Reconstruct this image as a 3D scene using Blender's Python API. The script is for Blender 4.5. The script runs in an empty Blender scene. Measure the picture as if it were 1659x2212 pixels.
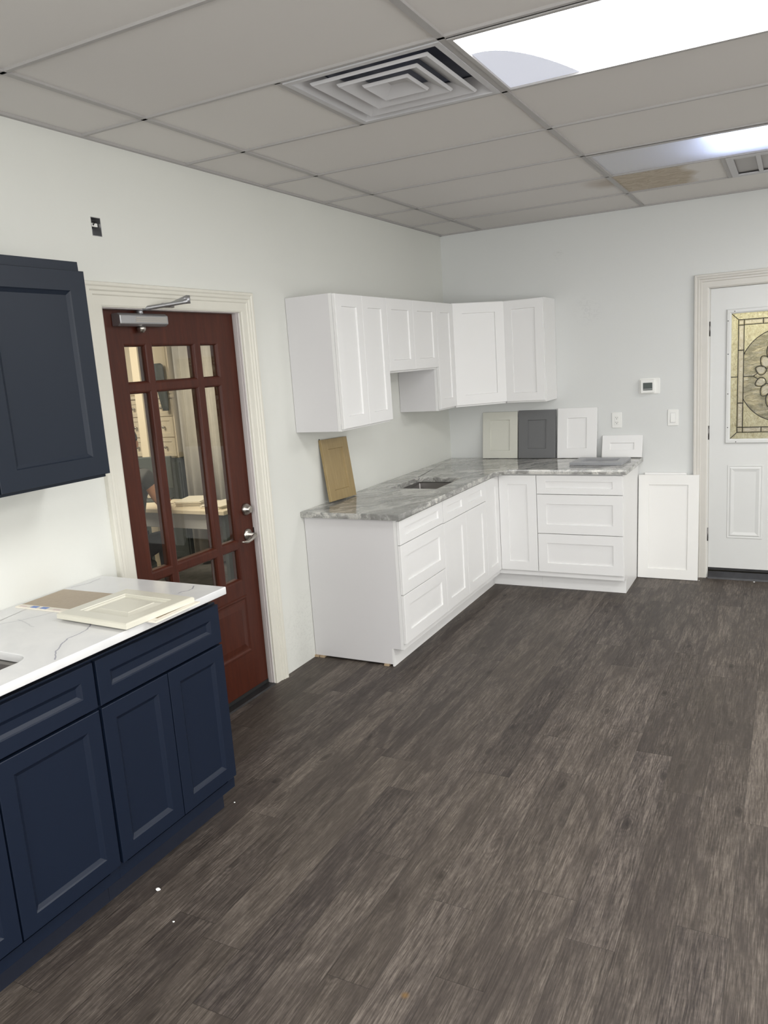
import bpy, bmesh, math, random
from mathutils import Matrix, Vector, Euler
S = bpy.context.scene
COL = S.collection
PI = math.pi
T = 0.6096
H = 2.692          # ceiling height

# ------------------------------------------------------------------ camera
cam_d = bpy.data.cameras.new('camera')
cam = bpy.data.objects.new('camera', cam_d)
COL.objects.link(cam)
cam.location = (2.5562, -6.0721, 1.7305)
cam.rotation_euler = (1.3824, 0.0670, 0.4766)
cam_d.sensor_fit = 'HORIZONTAL'
cam_d.sensor_width = 36
cam_d.lens = 1690.52 / 1659 * 36
cam_d.clip_start = 0.05
S.camera = cam

# ------------------------------------------------------------------ world, exposure
w = bpy.data.worlds.new('world')
S.world = w
w.use_nodes = True
w.node_tree.nodes['Background'].inputs[0].default_value = (0.8, 0.85, 1.0, 1)
w.node_tree.nodes['Background'].inputs[1].default_value = 0.05
S.view_settings.view_transform = 'Standard'
S.view_settings.look = 'None'
S.view_settings.gamma = 1
S.view_settings.use_curve_mapping = False
S.view_settings.exposure = 0.12


def area(name, loc, sx, sy, power, col=(1, 1, 1), rot=(0, 0, 0)):
    d = bpy.data.lights.new(name, 'AREA')
    d.shape = 'RECTANGLE'
    d.size = sx
    d.size_y = sy
    d.energy = power
    d.color = col
    o = bpy.data.objects.new(name, d)
    COL.objects.link(o)
    o.location = loc
    o.rotation_euler = rot
    return o


LP = 32.0
LCOL = (1.0, 0.985, 0.95)
for nm, lx, ly, k in (('added_ceiling_light', 2.17, -5.76, 1.0), ('added_ceiling_light', 4.0, -1.3, 1.35),
                      ('added_ceiling_light', 4.61, -3.32, .9), ('added_ceiling_light', 4.61, -5.76, 1.0),
                      ('added_ceiling_light', 2.17, -7.9, 1.0), ('added_ceiling_light', 4.61, -7.9, .8)):
    area(nm, (lx, ly, H - 0.012), 1.16, 0.55, LP * k, LCOL)  # ceiling lamps out of view, added to bring up the room's brightness
# fill lamps out of view, added to brighten the room like window daylight
area('front_fill_area', (3.0, -9.1, 1.45), 4.6, 2.1, 108, (0.97, 0.985, 1.0), (PI / 2, 0, 0))
area('side_fill_area', (5.93, -5.2, 1.45), 1.9, 4.6, 60, (0.97, 0.985, 1.0), (0, PI / 2, 0))
# the lamp inside the second troffer, above its lens
area('troffer_lamp_area', (2.46, -1.72, H + 0.04), 0.60, 0.05, 5.5, (0.80, 0.87, 1.0))
area('troffer_lamp_area', (2.44, -1.50, H + 0.09), 0.62, 0.40, 7.0, (0.66, 0.75, 1.0))
# light of the office behind the glazed door; added backlight for the white door's glass
area('office_lamp_area', (-2.2, -2.6, 2.6), 1.2, 1.2, 75, (1.0, 0.87, 0.70))
area('glass_backlight_area', (2.45, 0.95, 2.5), 0.9, 0.5, 18, (1.0, 0.96, 0.84))


# ------------------------------------------------------------------ materials
MATS = {}


def nodes(name):
    m = bpy.data.materials.new(name)
    m.use_nodes = True
    nt = m.node_tree
    return m, nt, nt.nodes['Principled BSDF']


def N(nt, t, **kw):
    n = nt.nodes.new(t)
    for k, v in kw.items():
        setattr(n, k, v)
    return n


def L(nt, a, b):
    nt.links.new(a, b)


def mixc(nt, fac, a, b, mode='MIX'):
    n = nt.nodes.new('ShaderNodeMix')
    n.data_type = 'RGBA'
    n.blend_type = mode
    for sock, v in ((n.inputs[0], fac), (n.inputs[6], a), (n.inputs[7], b)):
        if isinstance(v, (int, float)):
            sock.default_value = v
        elif isinstance(v, (tuple, list)):
            sock.default_value = (v[0], v[1], v[2], 1)
        else:
            nt.links.new(v, sock)
    return n.outputs[2]


def ramp(nt, fac, stops, interp='LINEAR'):
    n = nt.nodes.new('ShaderNodeValToRGB')
    n.color_ramp.interpolation = interp
    el = n.color_ramp.elements
    while len(el) < len(stops):
        el.new(0.5)
    for e, (p, c) in zip(el, stops):
        e.position = p
        e.color = (c, c, c, 1) if isinstance(c, (int, float)) else (c[0], c[1], c[2], 1)
    nt.links.new(fac, n.inputs[0])
    return n.outputs[0]


def math_(nt, op, a, b=None, c=None, clamp=False):
    n = nt.nodes.new('ShaderNodeMath')
    n.operation = op
    n.use_clamp = clamp
    for i, v in enumerate((a, b, c)):
        if v is None:
            continue
        if isinstance(v, (int, float)):
            n.inputs[i].default_value = v
        else:
            nt.links.new(v, n.inputs[i])
    return n.outputs[0]


def coords(nt, scale=(1, 1, 1), rot=(0, 0, 0), kind='Object', loc=(0, 0, 0)):
    tc = nt.nodes.new('ShaderNodeTexCoord')
    mp = nt.nodes.new('ShaderNodeMapping')
    mp.inputs['Scale'].default_value = scale
    mp.inputs['Rotation'].default_value = rot
    mp.inputs['Location'].default_value = loc
    nt.links.new(tc.outputs[kind], mp.inputs[0])
    return mp.outputs[0]


def noise(nt, vec, scale, detail=3, rough=0.5, dist=0.0):
    n = nt.nodes.new('ShaderNodeTexNoise')
    n.inputs['Scale'].default_value = scale
    n.inputs['Detail'].default_value = detail
    n.inputs['Roughness'].default_value = rough
    n.inputs['Distortion'].default_value = dist
    nt.links.new(vec, n.inputs['Vector'])
    return n.outputs['Fac']


def bump(nt, bsdf, h, strength, dist):
    b = nt.nodes.new('ShaderNodeBump')
    b.inputs['Strength'].default_value = strength
    b.inputs['Distance'].default_value = dist
    nt.links.new(h, b.inputs['Height'])
    nt.links.new(b.outputs[0], bsdf.inputs['Normal'])


def paint(name, col, rough=0.45, var=0.04, scale=3.0, bmp=0.05, metallic=0.0, spec=0.5, coat=0.0, bscale=180):
    """painted or plain surface with slight mottling and a fine orange-peel bump"""
    m, nt, b = nodes(name)
    v = coords(nt)
    f = noise(nt, v, scale, 4, 0.6)
    lo = tuple(max(0, c * (1 - var)) for c in col)
    hi = tuple(min(1, c * (1 + var)) for c in col)
    L(nt, mixc(nt, f, lo, hi), b.inputs['Base Color'])
    b.inputs['Roughness'].default_value = rough
    b.inputs['Metallic'].default_value = metallic
    b.inputs['Specular IOR Level'].default_value = spec
    b.inputs['Coat Weight'].default_value = coat
    if bmp:
        bump(nt, b, noise(nt, v, bscale, 2), bmp, 0.001)
    MATS[name] = m
    return m


def wall_mat(name, col, marks=()):
    m, nt, b = nodes(name)
    v = coords(nt)
    f = noise(nt, v, 1.3, 5, 0.6)
    c = mixc(nt, f, tuple(x * 0.975 for x in col), tuple(min(1, x * 1.02) for x in col))
    # faint scuffs where people and cabinets have rubbed the paint
    s = noise(nt, coords(nt, (1, 1, 0.6), (0.3, 0.5, 0.1)), 7, 6, 0.7, 1.5)
    sm = ramp(nt, s, [(0.70, 0.0), (0.80, 1.0)])
    c = mixc(nt, math_(nt, 'MULTIPLY', sm, 0.10), c, tuple(x * 0.72 for x in col))
    for (px, py, pz, r) in marks:
        d = N(nt, 'ShaderNodeVectorMath', operation='DISTANCE')
        L(nt, coords(nt), d.inputs[0])
        d.inputs[1].default_value = (px, py, pz)
        q = ramp(nt, math_(nt, 'DIVIDE', d.outputs['Value'], r), [(0.3, 1.0), (1.0, 0.0)])
        k = ramp(nt, noise(nt, coords(nt, (1, 1, 1.6)), 22, 6, 0.7, 2.0), [(0.50, 0.0), (0.60, 1.0)])
        c = mixc(nt, math_(nt, 'MULTIPLY', math_(nt, 'MULTIPLY', q, k), 0.22), c, tuple(x * 0.6 for x in col))
    L(nt, c, b.inputs['Base Color'])
    b.inputs['Roughness'].default_value = 0.62
    b.inputs['Specular IOR Level'].default_value = 0.35
    bump(nt, b, noise(nt, coords(nt), 75, 4, 0.6), 0.16, 0.002)
    MATS[name] = m
    return m


wall_mat('wall_left_paint', (0.735, 0.74, 0.695), [(0, -2.38, 0.22, 0.28)])
wall_mat('wall_back_paint', (0.695, 0.705, 0.69), [(1.16, 0, 2.01, 0.13), (0.955, 0, 2.445, 0.05), (2.08, 0, 1.1, 0.1)])
paint('wall_other_paint', (0.80, 0.80, 0.78), 0.6)
paint('office_wall_paint', (0.50, 0.46, 0.39), 0.6)
paint('glass_backdrop_paint', (0.66, 0.60, 0.42), 0.6, 0.6, 5)  # mottled yellow backdrop, added for the gold glass to refract
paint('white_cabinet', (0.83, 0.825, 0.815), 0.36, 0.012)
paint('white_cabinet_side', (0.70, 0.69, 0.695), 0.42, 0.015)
paint('navy_cabinet', (0.0065, 0.0120, 0.027), 0.38, 0.06, bmp=0.03, spec=0.32)
paint('navy_upper', (0.0110, 0.0165, 0.028), 0.42, 0.06, bmp=0.03, spec=0.3)
paint('navy_toe', (0.010, 0.014, 0.028), 0.5, 0.05)
paint('casing_paint', (0.72, 0.70, 0.62), 0.42, 0.05, 9)
paint('jamb_paint', (0.62, 0.58, 0.57), 0.45, 0.05, 9)
paint('white_casing', (0.64, 0.62, 0.575), 0.42, 0.04, 9)
paint('white_door', (0.68, 0.685, 0.67), 0.38, 0.02)
paint('plastic_white', (0.82, 0.82, 0.79), 0.35, 0.01, bmp=0)
paint('plastic_dark', (0.06, 0.075, 0.07), 0.18, 0.05, bmp=0)
paint('slot_dark', (0.05, 0.05, 0.05), 0.5, 0.0, bmp=0)
paint('satin_nickel', (0.50, 0.47, 0.43), 0.28, 0.05, metallic=1.0, bmp=0)
paint('aluminium', (0.40, 0.40, 0.41), 0.38, 0.08, metallic=0.85, bmp=0)
paint('steel', (0.22, 0.21, 0.205), 0.33, 0.10, metallic=1.0, bmp=0)
paint('brass', (0.55, 0.40, 0.14), 0.4, 0.1, metallic=0.9, bmp=0)
paint('lead', (0.03, 0.03, 0.03), 0.45, 0.1, metallic=0.4, bmp=0)
paint('black_rubber', (0.012, 0.012, 0.012), 0.6, 0.1)
paint('threshold_metal', (0.05, 0.05, 0.052), 0.38, 0.4, 12, metallic=0.6)
paint('cream_sample', (0.72, 0.70, 0.60), 0.30, 0.01)
paint('cream_gloss', (0.66, 0.655, 0.585), 0.16, 0.02)
paint('grey_sample', (0.145, 0.147, 0.150), 0.40, 0.02)
paint('light_grey_sample', (0.33, 0.335, 0.35), 0.34, 0.02)
paint('shim_wood', (0.45, 0.34, 0.22), 0.7, 0.2, 40)
paint('vent_paint', (0.57, 0.565, 0.575), 0.45, 0.05)
paint('duct_dark', (0.13, 0.145, 0.21), 0.5, 0.5, 9)
paint('grid_paint', (0.42, 0.405, 0.395), 0.45, 0.03)
paint('crumb', (0.9, 0.9, 0.88), 0.7, 0.03)
paint('office_cream', (0.80, 0.71, 0.56), 0.42, 0.03)
paint('office_dark', (0.055, 0.068, 0.066), 0.6, 0.1)
paint('paper', (0.85, 0.80, 0.70), 0.7, 0.04)
paint('curtain', (0.60, 0.58, 0.55), 0.9, 0.1, 12)
paint('skin', (0.72, 0.35, 0.19), 0.5, 0.08)
paint('hair', (0.015, 0.012, 0.01), 0.55, 0.3)
paint('shirt', (0.055, 0.055, 0.055), 0.9, 0.15, 12)
paint('trousers', (0.03, 0.035, 0.05), 0.9, 0.15, 12)
paint('shaded_plywood', (0.03, 0.025, 0.02), 0.8, 0.2)  # near black, with the shade below the counter put into the colour
paint('ink_blue', (0.20, 0.30, 0.62), 0.6, 0.05, bmp=0)
paint('ink_pink', (0.74, 0.62, 0.59), 0.6, 0.05, bmp=0)


def mahogany():
    m, nt, b = nodes('mahogany')
    v = coords(nt, (14, 14, 1.2))
    f = noise(nt, v, 3.0, 7, 0.65, 0.6)
    c = ramp(nt, f, [(0.28, (0.038, 0.0085, 0.0052)), (0.55, (0.064, 0.0142, 0.0080)), (0.8, (0.090, 0.0235, 0.0120))])
    g = noise(nt, coords(nt, (60, 60, 2.2)), 4.0, 4, 0.6)
    c = mixc(nt, math_(nt, 'MULTIPLY', ramp(nt, g, [(0.45, 0.0), (0.75, 1.0)]), 0.35), c, (0.030, 0.005, 0.003))
    k = noise(nt, coords(nt, (1, 1, 1)), 2.4, 2)
    c = mixc(nt, math_(nt, 'MULTIPLY', k, 0.4), c, (0.085, 0.024, 0.010))
    L(nt, c, b.inputs['Base Color'])
    b.inputs['Roughness'].default_value = 0.38
    b.inputs['Specular IOR Level'].default_value = 0.28
    bump(nt, b, g, 0.05, 0.001)
    MATS['mahogany'] = m


def maple(name, c0, c1):
    m, nt, b = nodes(name)
    f = noise(nt, coords(nt, (18, 18, 2)), 3.0, 6, 0.6, 0.8)
    c = ramp(nt, f, [(0.3, c0), (0.7, c1)])
    L(nt, c, b.inputs['Base Color'])
    b.inputs['Roughness'].default_value = 0.38
    bump(nt, b, f, 0.04, 0.001)
    MATS[name] = m


mahogany()
maple('honey_maple', (0.285, 0.205, 0.092), (0.36, 0.265, 0.125))
maple('cardboard', (0.37, 0.285, 0.195), (0.41, 0.325, 0.225))


def granite():
    m, nt, b = nodes('granite')
    base = coords(nt, (1, 1, 1), (0, 0, math.radians(32)))
    wob = noise(nt, base, 3.5, 5, 0.6)
    mp = N(nt, 'ShaderNodeVectorMath', operation='MULTIPLY')
    L(nt, base, mp.inputs[0])
    mp.inputs[1].default_value = (9.0, 2.4, 9.0)
    add = N(nt, 'ShaderNodeVectorMath', operation='ADD')
    L(nt, mp.outputs[0], add.inputs[0])
    cmb = N(nt, 'ShaderNodeCombineXYZ')
    L(nt, math_(nt, 'MULTIPLY', wob, 3.2), cmb.inputs[0])
    L(nt, math_(nt, 'MULTIPLY', wob, 1.2), cmb.inputs[1])
    L(nt, cmb.outputs[0], add.inputs[1])
    f1 = noise(nt, add.outputs[0], 1.15, 9, 0.62, 1.3)
    c = ramp(nt, f1, [(0.27, (0.14, 0.13, 0.12)), (0.41, (0.27, 0.265, 0.25)), (0.49, (0.46, 0.455, 0.43)),
                      (0.57, (0.76, 0.74, 0.69)), (0.72, (0.42, 0.425, 0.41))])
    f2 = noise(nt, add.outputs[0], 3.1, 7, 0.7, 2.0)
    c = mixc(nt, math_(nt, 'MULTIPLY', ramp(nt, f2, [(0.40, 1.0), (0.50, 0.0)]), 0.55), c, (0.20, 0.20, 0.195))
    f4 = noise(nt, base, 2.2, 3)
    c = mixc(nt, math_(nt, 'MULTIPLY', ramp(nt, f4, [(0.42, 1.0), (0.62, 0.0)]), 0.42), c, (0.24, 0.245, 0.235))
    f3 = noise(nt, coords(nt), 220, 3)
    c = mixc(nt, math_(nt, 'MULTIPLY', ramp(nt, f3, [(0.6, 0.0), (0.72, 1.0)]), 0.3), c, (0.12, 0.12, 0.12))
    L(nt, c, b.inputs['Base Color'])
    b.inputs['Roughness'].default_value = 0.09
    b.inputs['Specular IOR Level'].default_value = 0.6
    MATS['granite'] = m


granite()


def seg_group():
    g = bpy.data.node_groups.new('segment_distance', 'ShaderNodeTree')
    for n in ('P', 'A', 'B'):
        g.interface.new_socket(n, in_out='INPUT', socket_type='NodeSocketVector')
    g.interface.new_socket('D', in_out='OUTPUT', socket_type='NodeSocketFloat')
    gi = g.nodes.new('NodeGroupInput')
    go = g.nodes.new('NodeGroupOutput')

    def vm(op, a, b_=None):
        n = g.nodes.new('ShaderNodeVectorMath')
        n.operation = op
        g.links.new(a, n.inputs[0])
        if b_ is not None:
            g.links.new(b_, n.inputs[1])
        return n
    pa = vm('SUBTRACT', gi.outputs['P'], gi.outputs['A']).outputs[0]
    ba = vm('SUBTRACT', gi.outputs['B'], gi.outputs['A']).outputs[0]
    d1 = vm('DOT_PRODUCT', pa, ba).outputs['Value']
    d2 = vm('DOT_PRODUCT', ba, ba).outputs['Value']
    h = g.nodes.new('ShaderNodeMath')
    h.operation = 'DIVIDE'
    h.use_clamp = True
    g.links.new(d1, h.inputs[0])
    g.links.new(d2, h.inputs[1])
    sc = g.nodes.new('ShaderNodeVectorMath')
    sc.operation = 'SCALE'
    g.links.new(ba, sc.inputs[0])
    g.links.new(h.outputs[0], sc.inputs['Scale'])
    df = vm('DISTANCE', pa, sc.outputs[0]).outputs['Value']
    g.links.new(df, go.inputs['D'])
    return g


SEG = seg_group()


def quartz(name, lines):
    """white quartz, with the grey veins where the slab has them; lines = [(width, strength, [(x,y),...])] in object space"""
    m, nt, b = nodes(name)
    v = coords(nt)
    wn = nt.nodes.new('ShaderNodeTexNoise')
    wn.inputs['Scale'].default_value = 30
    wn.inputs['Detail'].default_value = 4
    L(nt, v, wn.inputs['Vector'])
    s = N(nt, 'ShaderNodeVectorMath', operation='SUBTRACT')
    L(nt, wn.outputs['Color'], s.inputs[0])
    s.inputs[1].default_value = (0.5, 0.5, 0.5)
    s2 = N(nt, 'ShaderNodeVectorMath', operation='MULTIPLY_ADD')
    L(nt, s.outputs[0], s2.inputs[0])
    s2.inputs[1].default_value = (0.016, 0.016, 0)
    L(nt, v, s2.inputs[2])
    fl = N(nt, 'ShaderNodeVectorMath', operation='MULTIPLY')
    L(nt, s2.outputs[0], fl.inputs[0])
    fl.inputs[1].default_value = (1, 1, 0)
    P = fl.outputs[0]
    c = mixc(nt, ramp(nt, noise(nt, coords(nt, (1, 1, 1), (0, 0, .6)), 3.2, 6, 0.6, 1.2), [(0.35, 0.0), (0.75, 1.0)]),
             (0.80, 0.80, 0.795), (0.70, 0.705, 0.715))
    for wd, st, pts in lines:
        cur = None
        for a, e in zip(pts[:-1], pts[1:]):
            n = nt.nodes.new('ShaderNodeGroup')
            n.node_tree = SEG
            L(nt, P, n.inputs['P'])
            n.inputs['A'].default_value = (a[0], a[1], 0)
            n.inputs['B'].default_value = (e[0], e[1], 0)
            cur = n.outputs['D'] if cur is None else math_(nt, 'MINIMUM', cur, n.outputs['D'])
        q = math_(nt, 'DIVIDE', cur, wd)
        core = ramp(nt, q, [(0.25, 1.0), (1.0, 0.0)])
        c = mixc(nt, math_(nt, 'MULTIPLY', core, st), c, (0.22, 0.22, 0.29))
        halo = ramp(nt, math_(nt, 'DIVIDE', cur, wd * 9), [(0.0, 1.0), (1.0, 0.0)])
        c = mixc(nt, math_(nt, 'MULTIPLY', halo, 0.16 * st), c, (0.45, 0.45, 0.50))
    L(nt, c, b.inputs['Base Color'])
    b.inputs['Roughness'].default_value = 0.16
    MATS[name] = m
    return m


SPOT = (1.6387, -4.420)


def floor_mat():
    m, nt, b = nodes('vinyl_plank')
    uv = N(nt, 'ShaderNodeUVMap', uv_map='UVMap')
    at = N(nt, 'ShaderNodeAttribute', attribute_name='plank')
    sep = N(nt, 'ShaderNodeSeparateColor')
    L(nt, at.outputs['Color'], sep.inputs[0])
    tone, r1, r2 = sep.outputs[0], sep.outputs[1], sep.outputs[2]
    su = N(nt, 'ShaderNodeSeparateXYZ')
    L(nt, uv.outputs[0], su.inputs[0])
    u, v = su.outputs[0], su.outputs[1]

    def vec(ku, kv):
        cb = N(nt, 'ShaderNodeCombineXYZ')
        L(nt, math_(nt, 'MULTIPLY_ADD', u, ku, math_(nt, 'MULTIPLY', r1, 37.0)), cb.inputs[0])
        L(nt, math_(nt, 'MULTIPLY_ADD', v, kv, math_(nt, 'MULTIPLY', r2, 53.0)), cb.inputs[1])
        L(nt, math_(nt, 'MULTIPLY', r1, 11.0), cb.inputs[2])
        return cb.outputs[0]
    broad = noise(nt, vec(6.0, 1.3), 1.0, 4, 0.55, 1.8)
    med = noise(nt, vec(22, 2.2), 1.0, 4, 0.55, 1.5)
    fine = noise(nt, vec(250, 12), 1.0, 4, 0.6, 0.5)
    cross = noise(nt, vec(50, 60), 1.0, 3, 0.6, 0.3)
    val = math_(nt, 'MULTIPLY_ADD', med, 0.26, math_(nt, 'MULTIPLY', fine, 0.58))
    val = math_(nt, 'ADD', val, math_(nt, 'MULTIPLY', cross, 0.10))
    val = math_(nt, 'ADD', val, math_(nt, 'MULTIPLY_ADD', tone, 0.08, -0.04))
    c = ramp(nt, val, [(0.34, (0.028, 0.0225, 0.0205)), (0.435, (0.063, 0.052, 0.0455)), (0.50, (0.100, 0.083, 0.072)),
                       (0.61, (0.190, 0.161, 0.140))])
    # dark heartwood smears and knots
    dk = ramp(nt, broad, [(0.38, 1.0), (0.53, 0.0)])
    c = mixc(nt, math_(nt, 'MULTIPLY', dk, 0.58), c, (0.036, 0.029, 0.0275))
    wn = noise(nt, vec(18, 3), 1.0, 3)
    vo = N(nt, 'ShaderNodeTexVoronoi')
    va = N(nt, 'ShaderNodeVectorMath', operation='ADD')
    L(nt, vec(7.5, 3.0), va.inputs[0])
    cb = N(nt, 'ShaderNodeCombineXYZ')
    L(nt, math_(nt, 'MULTIPLY', wn, 0.35), cb.inputs[0])
    L(nt, math_(nt, 'MULTIPLY', wn, 0.35), cb.inputs[1])
    L(nt, cb.outputs[0], va.inputs[1])
    L(nt, va.outputs[0], vo.inputs['Vector'])
    vo.inputs['Scale'].default_value = 1.0
    kd = vo.outputs['Distance']
    kn = ramp(nt, kd, [(0.04, 1.0), (0.13, 0.0)])
    rings = math_(nt, 'SINE', math_(nt, 'MULTIPLY', kd, 80.0))
    rg = math_(nt, 'MULTIPLY', ramp(nt, kd, [(0.08, 1.0), (0.46, 0.0)]), math_(nt, 'MULTIPLY_ADD', rings, 0.5, 0.5))
    c = mixc(nt, math_(nt, 'MULTIPLY', rg, 0.55), c, (0.036, 0.030, 0.028))
    c = mixc(nt, math_(nt, 'MULTIPLY', kn, 0.85), c, (0.020, 0.016, 0.015))
    # warm / cool shift per plank
    c = mixc(nt, math_(nt, 'MULTIPLY', r2, 0.22), c, (0.105, 0.086, 0.064))
    # seams
    e1 = math_(nt, 'MINIMUM', u, math_(nt, 'SUBTRACT', 0.1477, u))
    e2 = math_(nt, 'MINIMUM', v, math_(nt, 'SUBTRACT', 1.2192, v))
    e = math_(nt, 'MINIMUM', e1, e2)
    sm = ramp(nt, math_(nt, 'MULTIPLY', e, 380.0), [(0.15, 1.0), (0.8, 0.0)])
    c = mixc(nt, math_(nt, 'MULTIPLY', sm, 0.42), c, (0.012, 0.010, 0.009))
    # a small dried orange spot
    d = N(nt, 'ShaderNodeVectorMath', operation='DISTANCE')
    L(nt, coords(nt, (1, 1, 1)), d.inputs[0])
    d.inputs[1].default_value = (SPOT[0], SPOT[1], 0)
    q = ramp(nt, math_(nt, 'MULTIPLY', d.outputs['Value'], 50.0), [(0.15, 1.0), (0.75, 0.0)])
    c = mixc(nt, math_(nt, 'MULTIPLY', q, 0.55), c, (0.24, 0.13, 0.03))
    L(nt, c, b.inputs['Base Color'])
    L(nt, math_(nt, 'MULTIPLY_ADD', fine, 0.20, 0.42), b.inputs['Roughness'])
    b.inputs['Specular IOR Level'].default_value = 0.28
    hh = math_(nt, 'SUBTRACT', fine, math_(nt, 'MULTIPLY', sm, 1.2))
    bump(nt, b, hh, 0.22, 0.0012)
    MATS['vinyl_plank'] = m


floor_mat()


def ceiling_mat():
    m, nt, b = nodes('ceiling_tile')
    at = N(nt, 'ShaderNodeAttribute', attribute_name='tile')
    sep = N(nt, 'ShaderNodeSeparateColor')
    L(nt, at.outputs['Color'], sep.inputs[0])
    c = mixc(nt, sep.outputs[0], (0.71, 0.685, 0.66), (0.76, 0.74, 0.71))
    # brown water stain on the tile by the return vent and on the corner of its neighbour
    tc = nt.nodes.new('ShaderNodeTexCoord')
    sx = N(nt, 'ShaderNodeSeparateXYZ')
    L(nt, tc.outputs['Object'], sx.inputs[0])
    wob = noise(nt, tc.outputs['Object'], 7, 5, 0.6)
    xx = math_(nt, 'MULTIPLY_ADD', wob, 0.10, sx.outputs[0])
    yy = math_(nt, 'MULTIPLY_ADD', wob, 0.10, sx.outputs[1])
    inx = math_(nt, 'MULTIPLY', math_(nt, 'GREATER_THAN', sx.outputs[0], 1.562), ramp(nt, math_(nt, 'SUBTRACT', xx, 1.0), [(0.99, 1.0), (1.0, 0.0)]))
    lx = ramp(nt, math_(nt, 'SUBTRACT', math_(nt, 'MULTIPLY_ADD', noise(nt, tc.outputs['Object'], 4, 3, 0.5), 0.25, sx.outputs[0]), 1.5), [(0.55, 1.0), (0.61, 0.0)])
    iny = math_(nt, 'MULTIPLY', math_(nt, 'GREATER_THAN', sx.outputs[1], -1.188), math_(nt, 'LESS_THAN', sx.outputs[1], -0.578))
    inx = math_(nt, 'MULTIPLY', math_(nt, 'GREATER_THAN', sx.outputs[0], 1.562), lx)
    mask = math_(nt, 'MULTIPLY', inx, iny)
    rn = noise(nt, coords(nt, (1, 1.6, 1)), 5.0, 5, 0.6, 1.8)
    st = ramp(nt, rn, [(0.3, (0.42, 0.35, 0.26)), (0.5, (0.56, 0.49, 0.39)), (0.56, (0.43, 0.36, 0.265)), (0.75, (0.60, 0.53, 0.42))])
    c = mixc(nt, math_(nt, 'MULTIPLY', mask, 0.92), c, st)
    d = N(nt, 'ShaderNodeVectorMath', operation='DISTANCE')
    L(nt, tc.outputs['Object'], d.inputs[0])
    d.inputs[1].default_value = (1.53, -0.98, H)
    q = ramp(nt, math_(nt, 'MULTIPLY_ADD', wob, 0.14, d.outputs['Value']), [(0.12, 1.0), (0.26, 0.0)])
    c = mixc(nt, math_(nt, 'MULTIPLY', math_(nt, 'MULTIPLY', q, math_(nt, 'LESS_THAN', sx.outputs[0], 1.562)), 0.5), c, (0.34, 0.26, 0.18))
    L(nt, c, b.inputs['Base Color'])
    b.inputs['Roughness'].default_value = 0.8
    b.inputs['Specular IOR Level'].default_value = 0.2
    bump(nt, b, noise(nt, coords(nt), 160, 3), 0.12, 0.001)
    MATS['ceiling_tile'] = m


ceiling_mat()


def lens_mats():
    m, nt, b = nodes('lens_lit')
    b.inputs['Base Color'].default_value = (0.9, 0.9, 0.9, 1)
    b.inputs['Emission Color'].default_value = (0.97, 0.985, 1.0, 1)
    b.inputs['Emission Strength'].default_value = 12.5
    MATS['lens_lit'] = m
    m, nt, b = nodes('lens_dim')
    b.inputs['Base Color'].default_value = (0.72, 0.74, 0.80, 1)
    b.inputs['Roughness'].default_value = 0.25
    b.inputs['Emission Color'].default_value = (0.80, 0.84, 1.0, 1)
    b.inputs['Emission Strength'].default_value = 0.36
    MATS['lens_dim'] = m
    m, nt, b = nodes('lens_translucent')
    out = nt.nodes['Material Output']
    tr = nt.nodes.new('ShaderNodeBsdfTranslucent')
    tr.inputs[0].default_value = (0.85, 0.88, 0.95, 1)
    mx = nt.nodes.new('ShaderNodeMixShader')
    mx.inputs[0].default_value = 0.36
    b.inputs['Base Color'].default_value = (0.93, 0.92, 0.91, 1)
    b.inputs['Roughness'].default_value = 0.3
    L(nt, b.outputs[0], mx.inputs[1])
    L(nt, tr.outputs[0], mx.inputs[2])
    L(nt, mx.outputs[0], out.inputs[0])
    MATS['lens_translucent'] = m


lens_mats()


def glass(name, col, rough, bscale=None, bstr=0.5, vscale=(1, 1, 1), trans=1.0, metal=0.0, col2=None, cscale=60, cdist=1.0, cv=(1, 1, 1), lo=.4, hi=.6):
    m, nt, b = nodes(name)
    b.inputs['Base Color'].default_value = (*col, 1)
    if col2:
        f = noise(nt, coords(nt, cv, (0, 0.5, 0)), cscale, 4, 0.6, cdist)
        L(nt, mixc(nt, ramp(nt, f, [(lo, 0.0), (hi, 1.0)]), col, col2), b.inputs['Base Color'])
    b.inputs['Roughness'].default_value = rough
    b.inputs['Transmission Weight'].default_value = trans
    b.inputs['IOR'].default_value = 1.5
    b.inputs['Metallic'].default_value = metal
    if bscale:
        bump(nt, b, noise(nt, coords(nt, vscale), bscale, 4, 0.6, 1.0), bstr, 0.01)
    MATS[name] = m


def clear_glass():
    m, nt, b = nodes('clear_glass')
    out = nt.nodes['Material Output']
    tr = nt.nodes.new('ShaderNodeBsdfTransparent')
    tr.inputs[0].default_value = (0.93, 0.95, 0.93, 1)
    gl = nt.nodes.new('ShaderNodeBsdfGlossy')
    gl.inputs['Roughness'].default_value = 0.01
    fr = nt.nodes.new('ShaderNodeFresnel')
    fr.inputs[0].default_value = 1.52
    mx = nt.nodes.new('ShaderNodeMixShader')
    ge = nt.nodes.new('ShaderNodeNewGeometry')
    ff = math_(nt, 'MULTIPLY', fr.outputs[0], math_(nt, 'SUBTRACT', 1.0, ge.outputs['Backfacing']))
    L(nt, math_(nt, 'MULTIPLY', ff, 1.5, clamp=True), mx.inputs[0])
    L(nt, tr.outputs[0], mx.inputs[1])
    L(nt, gl.outputs[0], mx.inputs[2])
    L(nt, mx.outputs[0], out.inputs[0])
    MATS['clear_glass'] = m


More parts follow.
